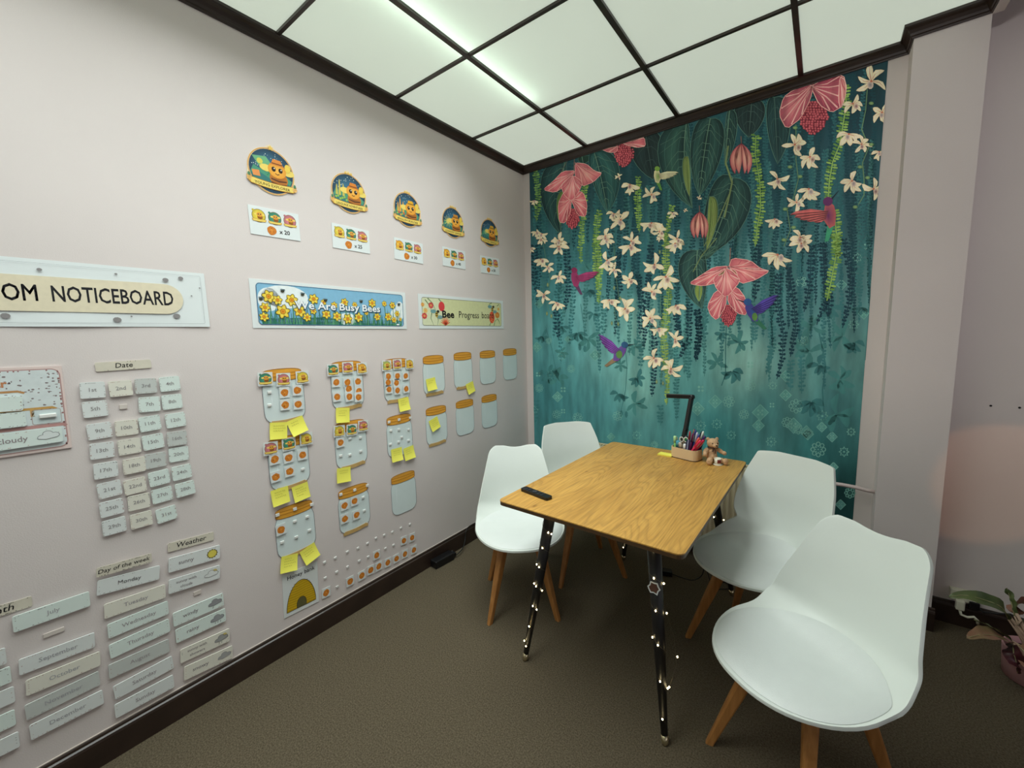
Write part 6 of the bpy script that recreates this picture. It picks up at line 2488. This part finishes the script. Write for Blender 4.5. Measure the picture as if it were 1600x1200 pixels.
# gently smoothed
sm = []
for i in range(len(w_) - 1):
    p0, p1, p2, p3 = w_[max(i - 1, 0)], w_[i], w_[i + 1], w_[min(i + 2, len(w_) - 1)]
    for k in range(6):
        t = k / 6
        sm.append(tuple(.5 * (2 * b_ + (c_ - a_) * t + (2 * a_ - 5 * b_ + 4 * c_ - d_) * t * t + (-a_ + 3 * b_ - 3 * c_ + d_) * t ** 3) for a_, b_, c_, d_ in zip(p0, p1, p2, p3)))
sm.append(w_[-1])
add_tube(bm, sm, .0032, 8)
obj('cable', bm, cable_m, cb_, True)
ad = empty('plug_adapter', (1.243, -.372, 0), (0, 0, R(20)), label='small black adapter on the carpet under the far end of the table', cat='power adapter')
bm = bmesh.new()
add_box(bm, (0, 0, .016), (.055, .040, .032), bev=.004)
obj('adapter_body', bm, plastic_black, ad)
c2 = empty('adapter_cable', (1.27, -.37, .01), label='thin looping black cable from the adapter towards the right chair', cat='cable')
bm = bmesh.new()
lpz = [(0, 0, .004), (.05, .012, -.006), (.11, .02, -.006), (.15, .05, .02), (.17, .04, .09), (.19, .02, .06), (.22, .01, -.004), (.27, .03, -.006), (.30, .07, -.006), (.27, .10, -.006), (.22, .09, -.006)]
sm = []
for i in range(len(lpz) - 1):
    p0, p1, p2, p3 = lpz[max(i - 1, 0)], lpz[i], lpz[i + 1], lpz[min(i + 2, len(lpz) - 1)]
    for k in range(6):
        t = k / 6
        sm.append(tuple(.5 * (2 * b_ + (c_ - a_) * t + (2 * a_ - 5 * b_ + 4 * c_ - d_) * t * t + (-a_ + 3 * b_ - 3 * c_ + d_) * t ** 3) for a_, b_, c_, d_ in zip(p0, p1, p2, p3)))
add_tube(bm, sm, .0026, 8)
obj('cable', bm, cable_m, c2, True)

# ------------------------------------------------------------------ wall socket and plug beyond the pillar
def on_far(px, py):
    X_, Z_ = on_back(px, py)
    return X_, Z_


sx0, sz0 = on_far(1503, 926)
so_ = empty('wall_socket', (sx0, 0, sz0), label='white surface wall socket just above the dark baseboard beyond the pillar', cat='socket')
bm = bmesh.new()
add_box(bm, (0, -.017, -.004), (.086, .034, .052), bev=.004)
obj('socket_box', bm, mat('ivory_plastic', (218, 216, 196), .45), so_)
for xx in (-.02, .02):
    bm = bmesh.new()
    add_tube(bm, [(xx, -.0335, -.004), (xx, -.0355, -.004)], .014, 14)
    obj('socket_face', bm, mat('ivory_shade', (196, 194, 176), .5), so_)
pl = empty('white_plug', (sx0 - .012, -.036, sz0 - .022), label='white plug with a short curling lead hanging under the wall socket', cat='plug')
bm = bmesh.new()
add_box(bm, (0, -.012, -.018), (.030, .024, .046), bev=.005)
obj('plug_body', bm, mat('ivory_plastic'), pl)
bm = bmesh.new()
add_tube(bm, [(0, -.014, -.04), (.006, -.016, -.062), (.026, -.018, -.066), (.046, -.018, -.056), (.058, -.018, -.068), (.060, -.016, -.086)], .0055, 8)
obj('plug_lead', bm, mat('ivory_plastic'), pl, True)
bc = empty('black_lead', (sx0 + .035, -.03, sz0 - .03), label='black lead running from the socket along the baseboard towards the plant', cat='cable')
bm = bmesh.new()
add_tube(bm, [(0, 0, 0), (.03, -.004, -.022), (.07, -.006, -.012), (.11, -.004, .000), (.16, .004, -.02), (.23, .010, -.05), (.31, .010, -.075)], .0045, 8)
obj('cable', bm, cable_m, bc, True)
bm = bmesh.new()
add_box(bm, (0, 0, -.002), (.034, .026, .034), bev=.004)
obj('plug_body', bm, plastic_black, bc)

# ------------------------------------------------------------------ potted plant at the right edge
PLX, PLY = 2.655, -.285
pot = empty('potted_plant', (PLX, PLY, 0), label='plant with long green and pink leaves in a pink pot at the right edge', cat='plant')
pot_m = mat('dusty_pink_pot', (206, 156, 160), .5, noise=.03, nscale=10)
bm = bmesh.new()
PR, PH = .093, .125
add_lathe(bm, [(PR * .84, .002), (PR * .92, .004), (PR, PH - .004), (PR, PH), (PR - .006, PH), (PR - .010, PH - .03), (PR * .85, .02), (0, .02)], 36)
obj('pot', bm, pot_m, pot, True)
bm = bmesh.new()
add_lathe(bm, [(PR * .96, PH - .026), (PR * .5, PH - .020), (0, PH - .018)], 24)
obj('soil', bm, mat('dark_soil', (44, 32, 26), .95, noise=.3, nscale=60, bump=.8, bscale=120), pot)
bm = bmesh.new()
add_lathe(bm, [(PR * .86, 0), (PR * .9, .0015), (PR * .86, .0022)], 30)
obj('pot_foot', bm, mat('dark_brown_plastic'), pot)


def leaf_mat(name, c1, c2, sc_=7):
    return mat(name, c1, .42, color2=c2, nscale=sc_)


g1 = leaf_mat('olive_green_leaf', (96, 108, 62), (52, 70, 40))
g2 = leaf_mat('green_leaf_flushed_pink', (104, 112, 66), (150, 92, 82), 5)
g3 = leaf_mat('maroon_leaf', (88, 34, 40), (50, 24, 28))
stem_m = mat('pale_pink_stem', (186, 158, 136), .5)


def plant_leaf(base, path_, width, material, roll=0.0, stem_r=.004):
    """path_: points from the petiole end to the tip, relative to the pot"""
    pts = [Vector(p) for p in path_]
    bm = bmesh.new()
    add_tube(bm, [Vector(base), (Vector(base) + pts[0]) / 2 + Vector((0, 0, .01)), pts[0]], [stem_r * 1.3, stem_r, stem_r * .7], 8)
    st_ = obj('leaf_stem', bm, stem_m, pot, True)
    N = 16
    cur = []
    m_ = len(pts) - 1
    for k in range(N + 1):
        t = k / N * m_
        i = min(int(t), m_ - 1)
        f_ = t - i
        p0, p1, p2, p3 = pts[max(i - 1, 0)], pts[i], pts[i + 1], pts[min(i + 2, m_)]
        cur.append(.5 * (2 * p1 + (p2 - p0) * f_ + (2 * p0 - 5 * p1 + 4 * p2 - p3) * f_ * f_ + (-p0 + 3 * p1 - 3 * p2 + p3) * f_ ** 3))
    bm = bmesh.new()
    rows = []
    for k, p in enumerate(cur):
        d_ = (cur[min(k + 1, N)] - cur[max(k - 1, 0)]).normalized()
        side = d_.cross(Vector((0, 0, 1)))
        if side.length < .2:
            side = Vector((.8, -.6, 0))
        side = (Matrix.Rotation(roll, 3, d_) @ side.normalized())
        up_ = side.cross(d_).normalized()
        t = k / N
        w = width * (math.sin(PI * min(1, t ** .75)) ** .8 * .5 + .004) * (1 if t < .98 else .3)
        row = []
        for s_ in (-1, -.5, 0, .5, 1):
            row.append(bm.verts.new(p + side * w * s_ + up_ * (abs(s_) ** 1.3 * w * .35 + .003 * math.sin(k * 1.3 + s_ * 2))))
        rows.append(row)
    for i in range(N):
        for k in range(4):
            bm.faces.new((rows[i][k], rows[i][k + 1], rows[i + 1][k + 1], rows[i + 1][k]))
    lf = obj('leaf', bm, material, pot, True)
    bm = bmesh.new()
    add_tube(bm, [c_ + Vector((0, 0, .0012)) for c_ in cur], [.0022] * 8 + [.0012] * (N + 1 - 8), 5)
    obj('leaf_midrib', bm, mat('pale_green_midrib', (150, 146, 104), .5), lf, True)
    return lf


def pt(px, py, y):
    """point of the vertical plane at world y, relative to the pot"""
    X_, Z_ = on_back(px, py, y)
    return Vector((X_ - PLX, y - PLY, Z_))


vx = lambda x, y, w: pt(1450 + x / 5.713, 880 + y / 5.713, w)
crown_b = (-.02, -.01, PH - .02)
plant_leaf(crown_b, [vx(715, 500, -.30), vx(660, 400, -.32), vx(520, 335, -.34), vx(340, 290, -.35), vx(180, 300, -.36)], .060, g1, R(-35))
plant_leaf(crown_b, [vx(772, 470, -.27), vx(752, 380, -.26), vx(725, 290, -.25), vx(703, 222, -.25)], .040, g1, R(60))
plant_leaf(crown_b, [vx(800, 460, -.25), vx(790, 380, -.24), vx(860, 350, -.22), vx(960, 400, -.20)], .060, g2, R(-60))
plant_leaf(crown_b, [vx(745, 690, -.30), vx(640, 612, -.33), vx(520, 550, -.35), vx(410, 505, -.37)], .022, g1, R(10))
plant_leaf(crown_b, [vx(720, 700, -.33), vx(600, 650, -.38), vx(480, 640, -.42), vx(345, 670, -.45)], .070, g2, R(-10))
plant_leaf(crown_b, [vx(760, 740, -.36), vx(765, 800, -.395), vx(790, 900, -.405), vx(800, 985, -.405)], .058, g3, R(50))
plant_leaf(crown_b, [vx(800, 730, -.36), vx(880, 820, -.39), vx(930, 930, -.405), vx(960, 1000, -.405)], .060, g2, R(50))
plant_leaf(crown_b, [vx(780, 560, -.28), vx(840, 530, -.27), vx(950, 520, -.25), vx(1080, 600, -.22)], .050, g1, R(-30))
plant_leaf(crown_b, [(0.02, .03, .22), (.09, .05, .30), (.17, .04, .30), (.24, .02, .25)], .06, g1, R(0))
plant_leaf(crown_b, [(0.03, -.02, .2), (.10, -.06, .25), (.18, -.10, .24), (.25, -.14, .18)], .06, g2, R(0))
for k, (x, y) in enumerate(((730, 480), (790, 450), (815, 520))):
    bm = bmesh.new()
    tp = vx(x, y, -.28)
    add_tube(bm, [Vector((-.01 + .008 * k, -.005, PH - .02)), (Vector((-.01, 0, PH)) + tp) / 2 + Vector((.006, 0, 0)), tp], [.007, .006, .005], 8)
    obj('stem', bm, stem_m, pot, True)
